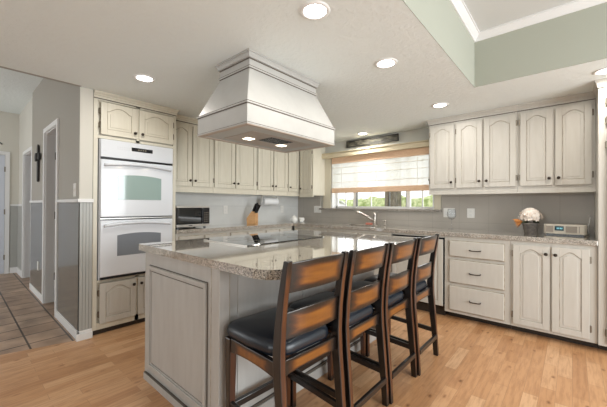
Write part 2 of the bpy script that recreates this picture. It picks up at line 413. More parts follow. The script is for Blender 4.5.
# ------------------------------------------------------------------ the setting
XA, YB, H = -3.88, 4.28, 2.31      # oven wall, window wall, ceiling height
HH = 2.86                          # hall ceiling
XR, YF = 2.6, -2.6
def floor():
    pts = [(-3.39,.78),(-3.39,YB+.1),(XR+.1,YB+.1),(XR+.1,YF-.1),(-4.15,YF-.1),(-3.70,-.35)]
    b = MB(); b.poly(pts[::1], -.06, 0); b.box(XA-.1,-3.39,.78,YB+.1,-.06,0)
    struct(b.build('floor', 'wood'), 'honey hickory plank floor of the kitchen')
    b = MB(); b.poly([(-3.39,.78),(-3.70,-.35),(-4.15,YF-.1),(-7.65,YF-.1),(-7.65,2.4),(XA-.1,2.4),(XA-.1,.78)], -.06, 0)
    struct(b.build('floor_hall', 'tile'), 'brown slate tile floor of the hall')
floor()
def ceiling():
    b = MB(); T = .04
    b.box(XA-.1,-.667,.88,YB+.1,H,H+T); b.box(-3.38,-.667,.77,.88,H,H+T); b.box(-3.35,-.667,YF-.1,.77,H,H+T); b.box(-.667,XR+.1,3.10,YB+.1,H,H+T)
    struct(b.build('ceiling', 'ceiling'), 'low textured kitchen ceiling')
    b = MB(); t2 = 2.775
    b.box(-.707,-.667,YF-.1,3.14,H+T,t2,0); b.box(-.667,XR+.1,3.10,3.14,H+T,t2,0)
    b.box(-.669,-.6665,YF-.1,3.102,H,t2,0); b.box(-.669,XR+.1,3.0995,3.102,H,t2,0)
    b.box(-.707,XR+.1,YF-.1,3.14,t2,t2+.05,1)
    struct(b.build('ceiling_tray', ['traygreen','traytop']), 'raised tray ceiling with sage green sides')
    # crown of the tray: stepped profile
    b = MB()
    prof = [(0,0),(.010,.0),(.014,.010),(.036,.036),(.044,.048),(.052,.048),(.052,.06),(0,.06)]
    x0, y0 = -.6665, 3.0995; zb = t2-.06
    a = [(x0+p,YF-.1,zb+q) for p,q in prof]; c = [(x0+p,y0-p,zb+q) for p,q in prof]; d = [(XR+.1,y0-p,zb+q) for p,q in prof]
    b.loft([a,c,d])
    struct(b.build('trim_1', 'trim'), 'white crown moulding round the tray')
    b = MB(); b.box(-7.65,-3.35,YF-.1,2.4,HH,HH+.05); struct(b.build('ceiling_hall', 'ceiling'), 'higher hall ceiling')
    b = MB(); b.box(-3.39,-3.35,YF-.1,.77,H,HH+.05)
    struct(b.build('wall_header', 'wall'), 'header between hall and kitchen ceilings')
ceiling()

WX0, WX1, WZ0, WZ1 = -3.10, -1.40, 1.19, 2.08      # window opening
def walls():
    # oven wall
    b = MB(); b.box(XA-.1,XA,.87,YB+.1,0,HH); struct(b.build('wall_left', 'kitchenwall'))
    # window wall with opening
    b = MB(); y0, y1 = YB, YB+.16
    b.box(XA,WX0,y0,y1,0,H); b.box(WX1,XR+.1,y0,y1,0,H); b.box(WX0,WX1,y0,y1,0,WZ0-.03); b.box(WX0,WX1,y0,y1,WZ1,H)
    struct(b.build('wall_back', 'kitchenwall'), 'wall with the sink window')
    # splash panels
    b = MB(); b.box(XA,XA+.008,1.67,YB,.95,1.42); struct(b.build('trim_backsplash_left', 'splashA_lit'), 'grey tile backsplash beside the ovens')
    b = MB(); b.box(XA+.008,-3.34,YB-.008,YB,.95,1.42); b.box(-3.34,-1.30,YB-.008,YB,.95,1.165); b.box(-1.30,.165,YB-.008,YB,.95,1.42)
    struct(b.build('trim_backsplash_back', 'splashB_shaded'), 'grey tile backsplash under the sink window')
    # side wall, far right, with a big glazed opening (behind the camera's right)
    b = MB()
    b.box(XR,XR+.1,YF,.2,0,2.73); b.box(XR,XR+.1,3.2,YB,0,2.73); b.box(XR,XR+.1,.2,3.2,0,.3); b.box(XR,XR+.1,.2,3.2,2.35,2.73)
    struct(b.build('wall_right', 'traygreen'))
    b = MB()
    b.box(-7.65,-6.9,YF-.1,YF,0,HH); b.box(-4.3,-1.6,YF-.1,YF,0,HH); b.box(.2,XR+.1,YF-.1,YF,0,HH)
    b.box(-6.9,-4.3,YF-.1,YF,2.65,HH); b.box(-6.9,-4.3,YF-.1,YF,0,.3); b.box(-1.6,.2,YF-.1,YF,2.1,HH); b.box(-1.6,.2,YF-.1,YF,0,.9)
    struct(b.build('wall_front', 'kitchenwall'))
    # hall wall: the end with wainscot, then doorways
    yw = .77
    b = MB(); b.box(-4.28,-3.38,yw,yw+.10,0,HH); b.box(-5.95,-4.95,yw,yw+.10,0,HH); b.box(-4.95,-4.28,yw,yw+.10,2.12,HH)
    struct(b.build('wall_hall', 'wall'), 'grey hall wall with satin wainscot')
    b = MB(); b.box(-6.12,-5.95,yw+.03,yw+.13,0,HH); b.box(-7.55,-6.9,yw+.03,yw+.13,0,HH); b.box(-6.9,-6.12,yw+.03,yw+.13,2.05,HH)
    struct(b.build('wall_hall_far', 'wallcream'), 'cream wall at the far end of the hall')
    b = MB(); b.box(-7.65,-7.55,YF,2.4,0,HH); struct(b.build('wall_hall_end', 'wallcream'), 'end wall of the hall')
    b = MB(); b.box(-7.55,XA-.1,2.3,2.4,0,HH); struct(b.build('wall_inner_room', 'inner'), 'wall of the room behind the hall doors')
    # wall end beside the ovens
    b = MB(); b.box(-3.388,-3.374,.765,.865,1.28,H); 
    struct(b.build('wall_end', 'wallcream'), 'cream painted wall end beside the ovens')
walls()

def wainscot():
    mg = plain('satin_grey_wainscot', (.16,.155,.138), .22, coat=.3)
    M['wains'] = mg
    def run(x0, x1, y, name, lab, z1=1.255):
        b = MB(); n = max(1, round((x1-x0)/.045)); w_ = (x1-x0)/n
        for i in range(n): b.box(x0+i*w_+.0006, x0+(i+1)*w_-.0006, y-.008, y, .08, z1)
        struct(b.build(name, 'wains'), lab)
    run(-4.22,-3.39,.77,'trim_wainscot_near','grey beadboard wainscot of the hall wall')
    run(-5.95,-5.02,.77,'trim_wainscot_middle','grey beadboard wainscot under the wall cross')
    b = MB()
    for a in ((-4.22,-3.36),(-5.95,-5.02)):
        b.box(a[0],a[1],.748,.77,1.255,1.285); b.box(a[0],a[1],.755,.77,0,.085)
    b.box(-3.39,-3.352,.748,.872,1.255,1.287); b.box(-3.388,-3.352,.748,.872,0,.06); b.box(-3.388,-3.360,.755,.868,.06,.085)
    struct(b.build('trim_chair_rail', 'trim', bevel=.003), 'white chair rail and baseboard of the hall')
    b = MB(); y0, n = .768, 4
    for i in range(n):
        b.box(-3.388,-3.366,y0+i*.0245,y0+(i+1)*.0245-.0025,.085,1.255,0)
    b.box(-3.388,-3.372,y0,y0+.097,.085,1.255,1)
    struct(b.build('trim_wainscot_end', ['lightgroove','groove']), 'light grey beadboard on the wall end')
    # far
    b = MB(); b.box(-7.55,-7.54,.60+.09,.80,.1,1.2,0); b.box(-7.55,-6.97,.79,.80,.1,1.2,0)
    b.box(-7.55,-7.525,.69,.80,1.2,1.23,1); b.box(-7.55,-6.97,.775,.80,1.2,1.23,1); b.box(-7.55,-7.53,.69,.80,0,.1,1); b.box(-7.55,-6.97,.78,.80,0,.1,1)
    struct(b.build('trim_far_wainscot', ['lightgroove','trim']))
wainscot()

def hall_doors():
    # nearest doorway: casing, door leaf swung into the room
    def doorway(n, x0, x1, y, zt, lab):
        b = MB(); c = .055
        b.box(x0-c,x0,y-.018,y,0,zt+c); b.box(x1,x1+c,y-.018,y,0,zt+c); b.box(x0,x1,y-.018,y,zt,zt+c)
        b.box(x0,x0+.012,y,y+.11,0,zt); b.box(x1-.012,x1,y,y+.11,0,zt); b.box(x0,x1,y,y+.11,zt-.012,zt)
        f = struct(b.build('door_%d' % n, 'trim', bevel=.002), lab)
        l = MB(); l.box(x0+.014,x0+.052,y+.115,y+.115+(x1-x0)-.03,.012,zt-.016)
        for (za, zb) in ((.2,.95),(1.05,1.85)):
            l.box(x0+.052,x0+.056,y+.2,y+.115+(x1-x0)-.13,za,zb)
        leaf = l.build('door_leaf', 'doorpaint', f, bevel=.003)
        hb = MB()
        for z in (.28,1.05,1.8): hb.box(x0+.005,x0+.02,y+.09,y+.118,z,z+.09)
        hb.build('hinge', 'bronze', leaf)
        return f
    doorway(1,-4.95,-4.28,.77,2.12,'cased doorway in the grey hall wall with its door swung in')
    doorway(2,-6.9,-6.12,.80,2.05,'cased doorway in the cream wall at the hall end')
    # white door in the end wall
    b = MB(); xw = -7.55; y0, y1 = -.2, .62; c = .06
    b.box(xw,xw+.02,y0-c,y0,0,2.10+c); b.box(xw,xw+.02,y1,y1+c,0,2.10+c); b.box(xw,xw+.02,y0,y1,2.10,2.10+c)
    f = struct(b.build('door_3', 'trim', bevel=.002), 'white panelled door closed in the end wall of the hall')
    l = MB(); l.box(xw,xw+.012,y0+.004,y1-.004,.012,2.096)
    for ya, yb in ((y0+.1,(y0+y1)/2-.04),((y0+y1)/2+.04,y1-.1)):
        for za, zb in ((.2,.95),(1.1,1.9)): l.box(xw+.012,xw+.018,ya,yb,za,zb)
    lf = l.build('door_leaf', 'doorpaint', f, bevel=.003)
    hb = MB()
    for z in (.25,1.05,1.8): hb.box(xw+.012,xw+.026,y1-.012,y1+.004,z,z+.09)
    hb.build('hinge', 'hinge', lf)
hall_doors()

def hall_things():
    # cross
    t = empty('wall_cross', (-5.36,.77,1.53))
    b = MB()
    b.strip([-.035,-.02,0,.02,.035], lambda x: .0+abs(x)*.6, lambda x: .50-abs(x)*.8, -.025, -.004)
    b.build('cross_post', 'iron', t, bevel=.004)
    b = MB(); b.strip([-.14,-.10,0,.10,.14], lambda x: .30-abs(x)*.12, lambda x: .36+abs(x)*.1, -.032, -.008)
    b.build('cross_arm', 'iron', t, bevel=.004)
    b = MB(); b.lathe([(.0,-.012),(.05,-.012),(.055,0),(.05,.012),(.0,.012)], n=20)
    for i, v in enumerate(b.v): b.v[i] = (v[0], v[2]-.034, v[1]+.33)
    b.build('centre_boss', 'iron', t, smooth=True)
    tag(t, 'black iron wall cross hanging on the grey hall wall', 'cross')
    # light switch near the wall end
    b = MB(); b.box(-.04,.04,-.006,0,0,.125); b.box(-.006,.006,-.014,-.006,.05,.075)
    o = b.build('light_switch', 'plate', bevel=.002, loc=(-3.545,.77,1.31)); tag(o, 'white light switch on the grey hall wall above the chair rail', 'light switch')
    # arched metal hook above the far door
    b = MB(); b.tube([(xx, 0, .05*math.sin(math.pi*(xx+.08)/.16)) for xx in [-.08+.016*i for i in range(11)]], .008, 8)
    for i, v in enumerate(b.v): b.v[i] = (v[1]+.01, v[0], v[2])
    o = b.build('door_ornament', 'iron', smooth=True, loc=(-7.55,.50,2.28)); tag(o, 'small dark arched ornament above the white hall door', 'wall ornament')
    # spring doorstop-like white stick seen low on wainscot: night light
    b = MB(); b.box(-.035,.035,-.006,0,0,.115)
    o = b.build('wall_outlet', 'plate', bevel=.002, loc=(-5.33,.762,.36)); tag(o, 'white outlet plate low on the glossy wainscot under the wall cross', 'outlet')
hall_things()

# ------------------------------------------------------------------ window over the sink
def window():
    y = YB
    b = MB()
    # jamb liner, casing boards
    b.box(WX0,WX0+.02,y-.01,y+.16,WZ0,WZ1,0); b.box(WX1-.02,WX1,y-.01,y+.16,WZ0,WZ1,0); b.box(WX0,WX1,y,y+.16,WZ1-.02,WZ1,0)
    b.box(WX0-.17,WX0-.005,y-.02,y,WZ0,WZ1+.02,1); b.box(WX1+.005,WX1+.09,y-.02,y,WZ0,WZ1+.02,1)
    w1 = struct(b.build('window_1', ['sash','casing'], bevel=.002), 'wide white slider window over the sink')
    # sashes
    b = MB(); ys = y+.10
    b.box(WX0+.02,WX1-.02,ys,ys+.04,WZ0,WZ0+.035); b.box(WX0+.02,WX1-.02,ys,ys+.04,WZ1-.06,WZ1-.02)
    b.box(WX0+.02,WX0+.055,ys,ys+.04,WZ0,WZ1-.02); b.box(WX1-.055,WX1-.02,ys,ys+.04,WZ0,WZ1-.02)
    for x in (-2.70,-1.80): b.box(x-.028,x+.028,ys-.01,ys+.04,WZ0,WZ1-.02)
    for x in (-2.89,-2.41,-1.60): b.box(x-.008,x+.008,ys+.008,ys+.03,WZ0,WZ1-.02)
    b.build('window_frame', 'sash', w1, bevel=.002)
    b = MB(); b.box(-2.675,-2.668,ys-.012,ys+.04,WZ0+.03,WZ1-.06); b.box(-2.115,-2.095,ys+.005,ys+.035,WZ0+.03,WZ1-.06); b.box(-1.832,-1.826,ys-.012,ys+.04,WZ0+.03,WZ1-.06)
    b.build('sash_gasket', 'sashdark', w1)
    b = MB(); b.box(WX0+.05,WX1-.05,ys+.018,ys+.022,WZ0+.03,WZ1-.05); b.build('window_pane', 'pane', w1)
    b = MB(); b.box(-3.33,-1.30,y-.06,y+.12,WZ0-.03,WZ0); s_ = struct(b.build('window_1_sill', 'granite_honed', bevel=.004), 'granite window sill ledge')
    s_.name = 'trim_window_sill'
    # pine cornice over the window
    t = empty('window_cornice', (0,y,0))
    b = MB(); b.box(-3.30,-1.37,-.10,0,2.035,2.105); b.build('cornice_board', 'valance', t, bevel=.004)
    b = MB(); b.box(-3.31,-1.37,-.115,0,2.105,2.118); b.build('cornice_cap', 'valance', t, bevel=.002)
    b = MB()
    b.cyl((-3.235,-.108,2.07),(-3.235,-.10,2.07),.022,n=16); b.cyl((-3.235,-.114,2.07),(-3.235,-.106,2.07),.012,n=12); b.build('rosette', 'valance', t)
    tag(t, 'pale pine cornice board across the top of the sink window', 'cornice')
    # dark long sign lying against the wall on the cornice
    t = empty('wall_sign', (0,y,0))
    b = MB(); b.box(-2.78,-1.90,-.028,-.003,2.182,2.282); b.build('board', 'signwood', t, bevel=.003)
    b = MB()
    for z in (2.180,2.272): b.box(-2.785,-1.895,-.036,-.028,z,z+.012)
    for x in (-2.785,-1.907): b.box(x,x+.012,-.036,-.028,2.180,2.284)
    b.build('edge_frame', 'iron', t)
    tag(t, 'long dark weathered board sign hung just above the window cornice', 'sign')
    # woven shade
    t = empty('window_shade', (0,y,0))
    b = MB(); b.box(-3.07,-1.42,-.045,-.02,1.935,2.04); b.build('top_band', 'bamboo', t, bevel=.003)
    b = MB()
    b.strip([-3.07,-1.42], lambda x:1.52, lambda x:1.945, -.026,-.022); b.build('shade_cloth', 'shade', t)
    b = MB(); b.box(-3.07,-1.42,-.045,-.018,1.445,1.525); b.build('bottom_band', 'bamboo', t, bevel=.006)
    b = MB()
    for z in (1.62,1.76,1.865): b.cyl((-3.07,-.03,z),(-1.42,-.03,z),.003,n=6)
    for x in (-2.88,-2.25,-1.62): b.cyl((x,-.03,1.52),(x,-.03,1.95),.0018,n=6)
    b.build('fold_rod', 'shade_rod', t)
    b = MB(); b.cyl((-1.455,-.05,1.95),(-1.455,-.05,1.60),.002,n=6); b.lathe([(0,0),(.008,.004),(.009,.02),(.003,.03)], (-1.455,-.05,1.575), n=10)
    b.build('pull_cord', 'bronze', t)
    tag(t, 'woven Roman shade with tan bands half lowered over sink window', 'window shade')
window()

def outside():
    b = MB(); b.box(-30,20,YB+.3,40,-.5,-.15); struct(b.build('ground', 'grass'), 'lawn outside the window')
    # clipped hedge behind fence
    def hedge(x0, x1, y0, y1, z0, z1, lab):
        rnd = random.Random(int(x0*10)); nx, nz = max(4,int((x1-x0)/.25)), 8
        b = MB(); rings = []
        for i in range(nx+1):
            x = x0+(x1-x0)*i/nx; ring = []
            for k in range(14):
                a = 2*math.pi*k/14; cy_, cz = (y0+y1)/2, (z0+z1)/2
                ring.append((x, cy_+(y1-y0)/2*math.copysign(abs(math.cos(a))**.5, math.cos(a))*rnd.uniform(.85,1.1), cz+(z1-z0)/2*math.copysign(abs(math.sin(a))**.5, math.sin(a))*rnd.uniform(.9,1.08)))
            rings.append(ring)
        b.loft(rings); o = b.build('hedge', 'hedge', smooth=True); tag(o, lab, 'hedge')
    hedge(-10.5,-5.2,9.0,9.9,-.15,1.46,'clipped green hedge across the garden on the left')
    hedge(-4.9,-1.2,8.6,9.4,-.15,1.52,'clipped green hedge right of the tree trunk')
    t = MB(); rings = []
    for z, r_ in ((-.15,.32),(.2,.25),(1,.22),(2,.21),(3.2,.2),(4.2,.17)):
        rings.append([(-3.72+r_*math.cos(2*math.pi*k/14)*(1+.12*math.sin(k*2.7)), 8+r_*math.sin(2*math.pi*k/14)*(1+.12*math.cos(k*1.9)), z) for k in range(14)])
    t.loft(rings); tr = t.build('tree', 'bark', smooth=True)
    cr = MB(); rnd = random.Random(3)
    for k in range(9):
        c = Vector((-3.7+rnd.uniform(-1.3,1.3), 8+rnd.uniform(-1,1), 4.4+rnd.uniform(-.3,1.2))); r_ = rnd.uniform(.6,.95)
        cr.lathe([(r_*math.sin(math.pi*i/6)*rnd.uniform(.9,1.1), -r_*math.cos(math.pi*i/6)) for i in range(7)], c, n=12)
    cr.build('crown', 'hedge', tr, smooth=True)
    tag(tr, 'thick brown tree trunk in the garden outside the sink window', 'tree')
    # kettle grill outside left pane
    g = empty('kettle_grill', (-4.35,6.2,-.15))
    b = MB(); b.lathe([(0,.0),(.14,.03),(.24,.12),(.27,.24),(.26,.26)], (0,0,1.03), n=20); b.build('bowl', 'iron', g, smooth=True)
    b = MB(); b.lathe([(.27,.0),(.25,.1),(.16,.19),(.0,.22)], (0,0,1.30), n=20); b.build('lid', 'steel', g, smooth=True)
    for k in range(3):
        a = 2*math.pi*k/3; b = MB(); b.cyl((.12*math.cos(a),.12*math.sin(a),1.06),(.3*math.cos(a),.3*math.sin(a),0),.014,n=8); b.build('leg', 'iron', g)
    tag(g, 'dark round grill with grey lid outside left window pane', 'grill')
outside()

# ------------------------------------------------------------------ cabinet doors, drawers
def arch(W, h, drop):
    # cathedral curve: shoulders low, soft peak in the middle
    def f(x):
        t = abs(x)/(W/2)
        if t > .88: return h-drop
        c = .5+.5*math.cos(math.pi*t/.88)
        return h-drop+drop*(c**.55)
    return f
def make_door(parent, x0, x1, z0, z1, arched=True, knob=None, kz=None, hinge=None, cream='cream', name='door', drop=.04, yf=0, rw=.052):
    """door on the plane y=yf facing -y in the parent's space"""
    W, Hh = x1-x0, z1-z0; cx = (x0+x1)/2
    b = MB()
    b.box(x0+.002,x1-.002,yf-.011,yf-.001,z0+.002,z1-.002,1)
    b.box(x0,x0+rw,yf-.019,yf-.008,z0,z1,0); b.box(x1-rw,x1,yf-.019,yf-.008,z0,z1,0)
    b.box(x0+rw,x1-rw,yf-.019,yf-.008,z0,z0+rw,0)
    iw = W-2*rw; xs = [cx-iw/2+iw*i/20 for i in range(21)]
    if arched: tf = arch(iw, z1-rw+.012, min(drop, .5*(Hh-2*rw)))
    else: tf = lambda x: z1-rw
    b.strip(xs, lambda x: tf(x-cx), lambda x: z1, yf-.019, yf-.008, 0)
    g = .0045; iw2 = iw-2*g; xs2 = [cx-iw2/2+iw2*i/20 for i in range(21)]
    b.strip(xs2, lambda x: z0+rw+g, lambda x: tf((x-cx)*1.02)-g, yf-.014, yf-.008, 0)
    e = .022
    if iw2 > .1 and Hh > .25:
        iw3 = iw2-2*e; xs3 = [cx-iw3/2+iw3*i/20 for i in range(21)]
        b.strip(xs3, lambda x: z0+rw+g+e, lambda x: tf((x-cx)*1.05)-g-e, yf-.0175, yf-.008, 0)
    d = b.build(name, [cream, 'glaze'], parent, bevel=.002, segs=1)
    if knob is not None:
        kx = x1-rw*.5 if knob == 'r' else x0+rw*.5
        kb = MB(); kb.lathe([(.006,0),(.006,.012),(.015,.02),(.015,.026),(.009,.032),(0,.033)], n=12)
        for i, v in enumerate(kb.v): kb.v[i] = (kx+v[0], yf-.019-v[2], kz+v[1])
        kb.build('knob', 'bronze', d, smooth=True)
    if hinge:
        hx = x0-.006 if hinge == 'l' else x1+.006
        for z in (z0+.09, z1-.09):
            hb = MB(); hb.cyl((hx,yf-.012,z-.03),(hx,yf-.012,z+.03),.006,n=8); hb.box(hx-.008,hx+.008,yf-.008,yf-.001,z-.024,z+.024)
            hb.build('hinge', 'hinge', d)
    return d
def make_drawer(parent, x0, x1, z0, z1, pull='bar', cream='cream', yf=0):
    b = MB(); b.box(x0,x1,yf-.011,yf-.001,z0,z1,1); e = .007
    # bevelled slab: outer glaze line, raised field
    b.loft([[(x0+e,yf-.008,z0+e),(x1-e,yf-.008,z0+e),(x1-e,yf-.008,z1-e),(x0+e,yf-.008,z1-e)],
            [(x0+e+.004,yf-.022,z0+e+.004),(x1-e-.004,yf-.022,z0+e+.004),(x1-e-.004,yf-.022,z1-e-.004),(x0+e+.004,yf-.022,z1-e-.004)]], 0)
    d = b.build('drawer', [cream,'glaze'], parent, bevel=.003)
    cx, cz = (x0+x1)/2, (z0+z1)/2
    if pull == 'bar':
        p = MB(); p.tube([(cx-.05,yf-.02,cz),(cx-.05,yf-.045,cz-.004),(cx-.03,yf-.05,cz-.006),(cx+.03,yf-.05,cz-.006),(cx+.05,yf-.045,cz-.004),(cx+.05,yf-.02,cz)], .0055, 8)
        p.build('pull', 'bronze', d, smooth=True)
    elif pull == 'knob':
        kb = MB(); kb.lathe([(.006,0),(.006,.012),(.014,.02),(.014,.026),(0,.031)], n=12)
        for i, v in enumerate(kb.v): kb.v[i] = (cx+v[0], yf-.02-v[2], cz+v[1])
        kb.build('knob', 'bronze', d, smooth=True)
    return d
def crown(parent, x0, x1, cream, z0, yf=0, depth=.3, ret_l=False, ret_r=False):
    """stepped crown along the top front, up to the ceiling"""
    prof = [(.0,0),(-.006,.0),(-.006,.022),(-.012,.026),(-.012,.036),(-.022,.05),(-.024,H-z0),(.0,H-z0)]
    prof = [(a, min(b_, H-z0)) for a, b_ in prof]
    b = MB()
    ring = lambda x, s_: [(x+s_*p, yf+p, z0+q) for p,q in prof]
    rings = []
    if ret_l: rings.append([(x0+p, yf+depth, z0+q) for p,q in prof])
    rings.append(ring(x0, 1 if ret_l else 0)); rings.append(ring(x1, -1 if ret_r else 0))
    if ret_r: rings.append([(x1-p, yf+depth, z0+q) for p,q in prof])
    b.loft(rings, 0)
    b.box(x0,x1,yf-.0095,yf-.002,z0-.006,z0,1)
    return b.build('crown_moulding', [cream,'glaze_dark'], parent)

def upper(name, loc, rz, W, z0, z1, doors, depth, label, cream, crn=True, group=None, gaps=True, ret=(False,False)):
    t = empty(name, loc, rz)
    b = MB(); b.box(0,W,0,depth,z0,z1,0); b.box(0,W,-.004,.02,z0-.03,z0+.012,0)
    b.build('cabinet_body', cream, t, bevel=.0015)
    for (a, c, k, hg) in doors:
        make_door(t, a, c, z0+.045, z1-.035, True, k, z0+.045+.07, hg, cream)
    if crn: crown(t, 0, W, cream, z1, depth=depth, ret_l=ret[0], ret_r=ret[1])
    tag(t, label, 'cabinet', group)
    return t

UA0, UT = 1.42, 2.245
# --- uppers on oven wall (local x -> world +y): face plane x=-3.56
def uA(y0, y1, doors, label):
    upper('wall_cabinet', (-3.56,y0,0), R(90), y1-y0, UA0, UT, [(a-y0,c-y0,k,h_) for a,c,k,h_ in doors], .32, label, 'litcream')
uA(1.672,2.262,[(1.69,1.952,'r','l'),(1.968,2.25,'l','r')],'cream two-door wall cabinet next to the ovens above the microwave')
uA(2.264,3.002,[(2.278,2.598,'r','l'),(2.618,2.985,'l','r')],'cream two-door wall cabinet above knife block, second from the ovens')
uA(3.004,3.66,[(3.02,3.33,'r','l'),(3.345,3.645,'l','r')],'cream two-door wall cabinet above the paper towel roll')
uA(3.662,4.275,[(3.68,3.935,'l','r')],'cream corner wall cabinet with one narrow door left of window')
# small cabinet on window wall left of window
UB0, UBT = 1.405, 2.245
def uB(x0, x1, doors, label, cream='cream', ret=(False,False)):
    upper('wall_cabinet', (x0,3.94,0), 0, x1-x0, UB0, UBT, [(a-x0,c-x0,k,h_) for a,c,k,h_ in doors], .335, label, cream, ret=ret)
uB(-3.535,-3.235,[(-3.505,-3.26,'l','r')],'cream narrow wall cabinet with lit side panel beside the sink window','litcream')
uB(-1.355,-.436,[(-1.335,-1.06,'r','l'),(-1.035,-.765,'r','l'),(-.745,-.452,'l','r')],'cream three-door wall cabinet just right of the sink window', ret=(True,False))
uB(-.434,.163,[(-.412,-.148,'r','l'),(-.128,.138,'l','r')],'cream two-door wall cabinet above flowers and radio')

# --- oven tower
def oven_tower():
    y0, y1 = .872, 1.668; W = y1-y0; d = .48
    t = empty('oven_cabinet', (-3.38,y0,0), R(90))
    b = MB()
    b.box(0,W,.02,d,.055,.50,0); b.box(0,W,.02,d,1.885,2.245,0)
    b.box(0,.035,0,d,.05,2.245,0); b.box(W-.035,W,0,d,.05,2.245,0)
    b.box(.035,W-.035,0,.03,.05,.115,0); b.box(.035,W-.035,0,.03,.492,.515,0); b.box(.035,W-.035,0,.03,1.868,1.895,0); b.box(.035,W-.035,0,.03,2.225,2.245,0)
    b.box(.37,.41,0,.03,.05,.51,0); b.box(.37,.41,0,.03,1.87,2.245,0)
    b.box(.035,W-.035,d-.02,d,.5,1.89,0)
    b.build('cabinet_body', 'litcream', t, bevel=.0015)
    b = MB(); b.box(0,W,.03,d,0,.05); b.build('toe_kick', 'toe', t)
    make_door(t,.055,.378,1.905,2.215,True,'r',1.96,'l','litcream',drop=.045)
    make_door(t,.398,.755,1.905,2.215,True,'l',1.96,'r','litcream',drop=.045)
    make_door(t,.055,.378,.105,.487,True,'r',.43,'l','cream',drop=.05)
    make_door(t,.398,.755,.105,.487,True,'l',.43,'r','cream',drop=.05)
    crown(t,0,W,'litcream',2.245,depth=d,ret_r=True)
    tag(t, 'tall cream cabinet housing the double ovens with arched doors', 'cabinet')
    # double oven
    o = empty('double_oven', (-3.38,y0,0), R(90)); x0, x1 = .05, W-.05
    b = MB(); b.box(x0-.01,x1+.01,.033,d-.03,.52,1.862); b.box(x0-.005,x1+.005,-.012,.033,.518,1.862); b.build('oven_housing', 'white', o, bevel=.003)
    b = MB(); b.box(x0,x1,-.035,-.012,1.69,1.86); cp = b.build('control_panel', 'white', o, bevel=.006)
    b = MB(); b.box(x0+.27,x0+.475,-.038,-.034,1.775,1.812); dsp = b.build('display', 'bglass', cp)
    b = MB()
    for i in range(4): b.box(x0+.33+i*.022,x0+.344+i*.022,-.0392,-.038,1.787,1.80)
    b.build('clock_digits', 'hinge', dsp)
    b = MB()
    for i in range(6):
        for j in range(2): b.box(x0+.14+i*.02,x0+.152+i*.02,-.0358,-.0345,1.775+j*.018,1.787+j*.018)
    b.build('button_print', plain('button_print', (.60,.62,.66), .4), cp)
    b = MB()
    for i in range(4): b.box(x0+.02+i*.008,x0+.025+i*.008,-.0358,-.0345,1.745,1.752)
    b.build('maker_badge', plain('badge_print', (.60,.62,.66), .4), cp)
    def odoor(z0, z1, wz0, wz1, glass):
        b = MB(); b.box(x0,x1,-.038,-.012,z0,z1); dr = b.build('oven_door', 'white', o, bevel=.008, segs=3)
        xc = (x0+x1)/2; n = 16; a0, a1 = x0+.145, x1-.13
        b = MB(); xs = [a0+(a1-a0)*i/n for i in range(n+1)]
        b.strip(xs, lambda x: wz0, lambda x: wz1+.018*(1-((x-xc)/((a1-a0)/2))**2), -.0405, -.037); b.build('oven_window', glass, dr)
        # curved full-width handle lip
        b = MB(); xs = [x0+.03+(x1-x0-.06)*i/20 for i in range(21)]
        zc = lambda x: z1-.062+.028*(1-((x-xc)/((x1-x0)/2))**2)
        rings = []
        for x in xs: rings.append([(x,-.037,zc(x)-.012),(x,-.066,zc(x)-.006),(x,-.072,zc(x)+.008),(x,-.060,zc(x)+.018),(x,-.037,zc(x)+.02)])
        b.loft(rings); b.build('handle', 'white', dr, smooth=True)
    odoor(1.115,1.668,1.285,1.515,'ovenglass')
    odoor(.545,1.085,.735,.935,'ovenglass2')
    for ya, za, zb in ((-.030,1.669,1.689),(-.030,1.0865,1.1135),(-.034,.522,.543)):
        b = MB(); b.box(x0+.004,x1-.004,ya,-.013,za,zb); b.build('vent_slot', 'black', o)
    b = MB(); b.box(x0,x1,-.036,-.030,1.097,1.105); b.build('vent_trim', 'steel', o)
    tag(o, 'white built-in double wall oven with curved handles and two windows', 'oven')
oven_tower()

# --- base cabinets
CT = .95
def base_body(t, W, d, cream='cream', toe=.072):
    b = MB(); zt = CT-.045; b.box(0,W,0,.02,toe,zt); b.box(0,.018,.02,d,toe,zt); b.box(W-.018,W,.02,d,toe,zt); b.box(.018,W-.018,.02,d,toe,toe+.018); b.box(.018,W-.018,d-.01,d,toe,zt); b.build('cabinet_body', cream, t, bevel=.0015)
    b = MB(); b.box(0,W,.105,d,0,toe); b.build('toe_kick', 'toe', t)
def base_cabinet(loc, rz, W, kind, label, d=.60, cream='cream', ends=(.03,.03), knob=True):
    t = empty('base_cabinet', loc, rz); base_body(t, W, d, cream)
    if kind == 'drawers':
        for z0, z1 in ((.685,.865),(.40,.66),(.10,.375)): make_drawer(t,.045,W-.04,z0,z1,'bar',cream)
    elif kind == 'doors':
        m = W/2
        make_door(t,ends[0],m-.008,.10,.87,True,'r',.80,'l',cream,drop=.045); make_door(t,m+.008,W-ends[1],.10,.87,True,'l',.80,'r',cream,drop=.045)
    elif kind == 'mixed':
        m = W/2
        for a, c, k, h_ in ((ends[0],m-.008,'r','l'),(m+.008,W-ends[1],'l','r')):
            make_drawer(t,a,c,.745,.875,'knob',cream); make_door(t,a,c,.10,.725,True,k,.66,h_,cream)
    tag(t, label, 'cabinet')
    return t
YF_B = 3.62
base_cabinet((-1.070,YF_B,0),0,.608,'drawers','cream base cabinet with three wide drawers and dark pulls')
base_cabinet((-.460,YF_B,0),0,.622,'doors','cream base cabinet with two tall arched doors beneath the radio',ends=(.025,.05))
base_cabinet((-2.66,YF_B,0),0,.96,'mixed','cream sink base cabinet behind the stools beneath the faucet')
base_cabinet((-3.36,YF_B,0),0,.698,'mixed','cream corner base cabinet along the window wall')
base_cabinet((-3.38,1.672,0),R(90),.70,'mixed','cream base cabinet under the microwave',d=.49)
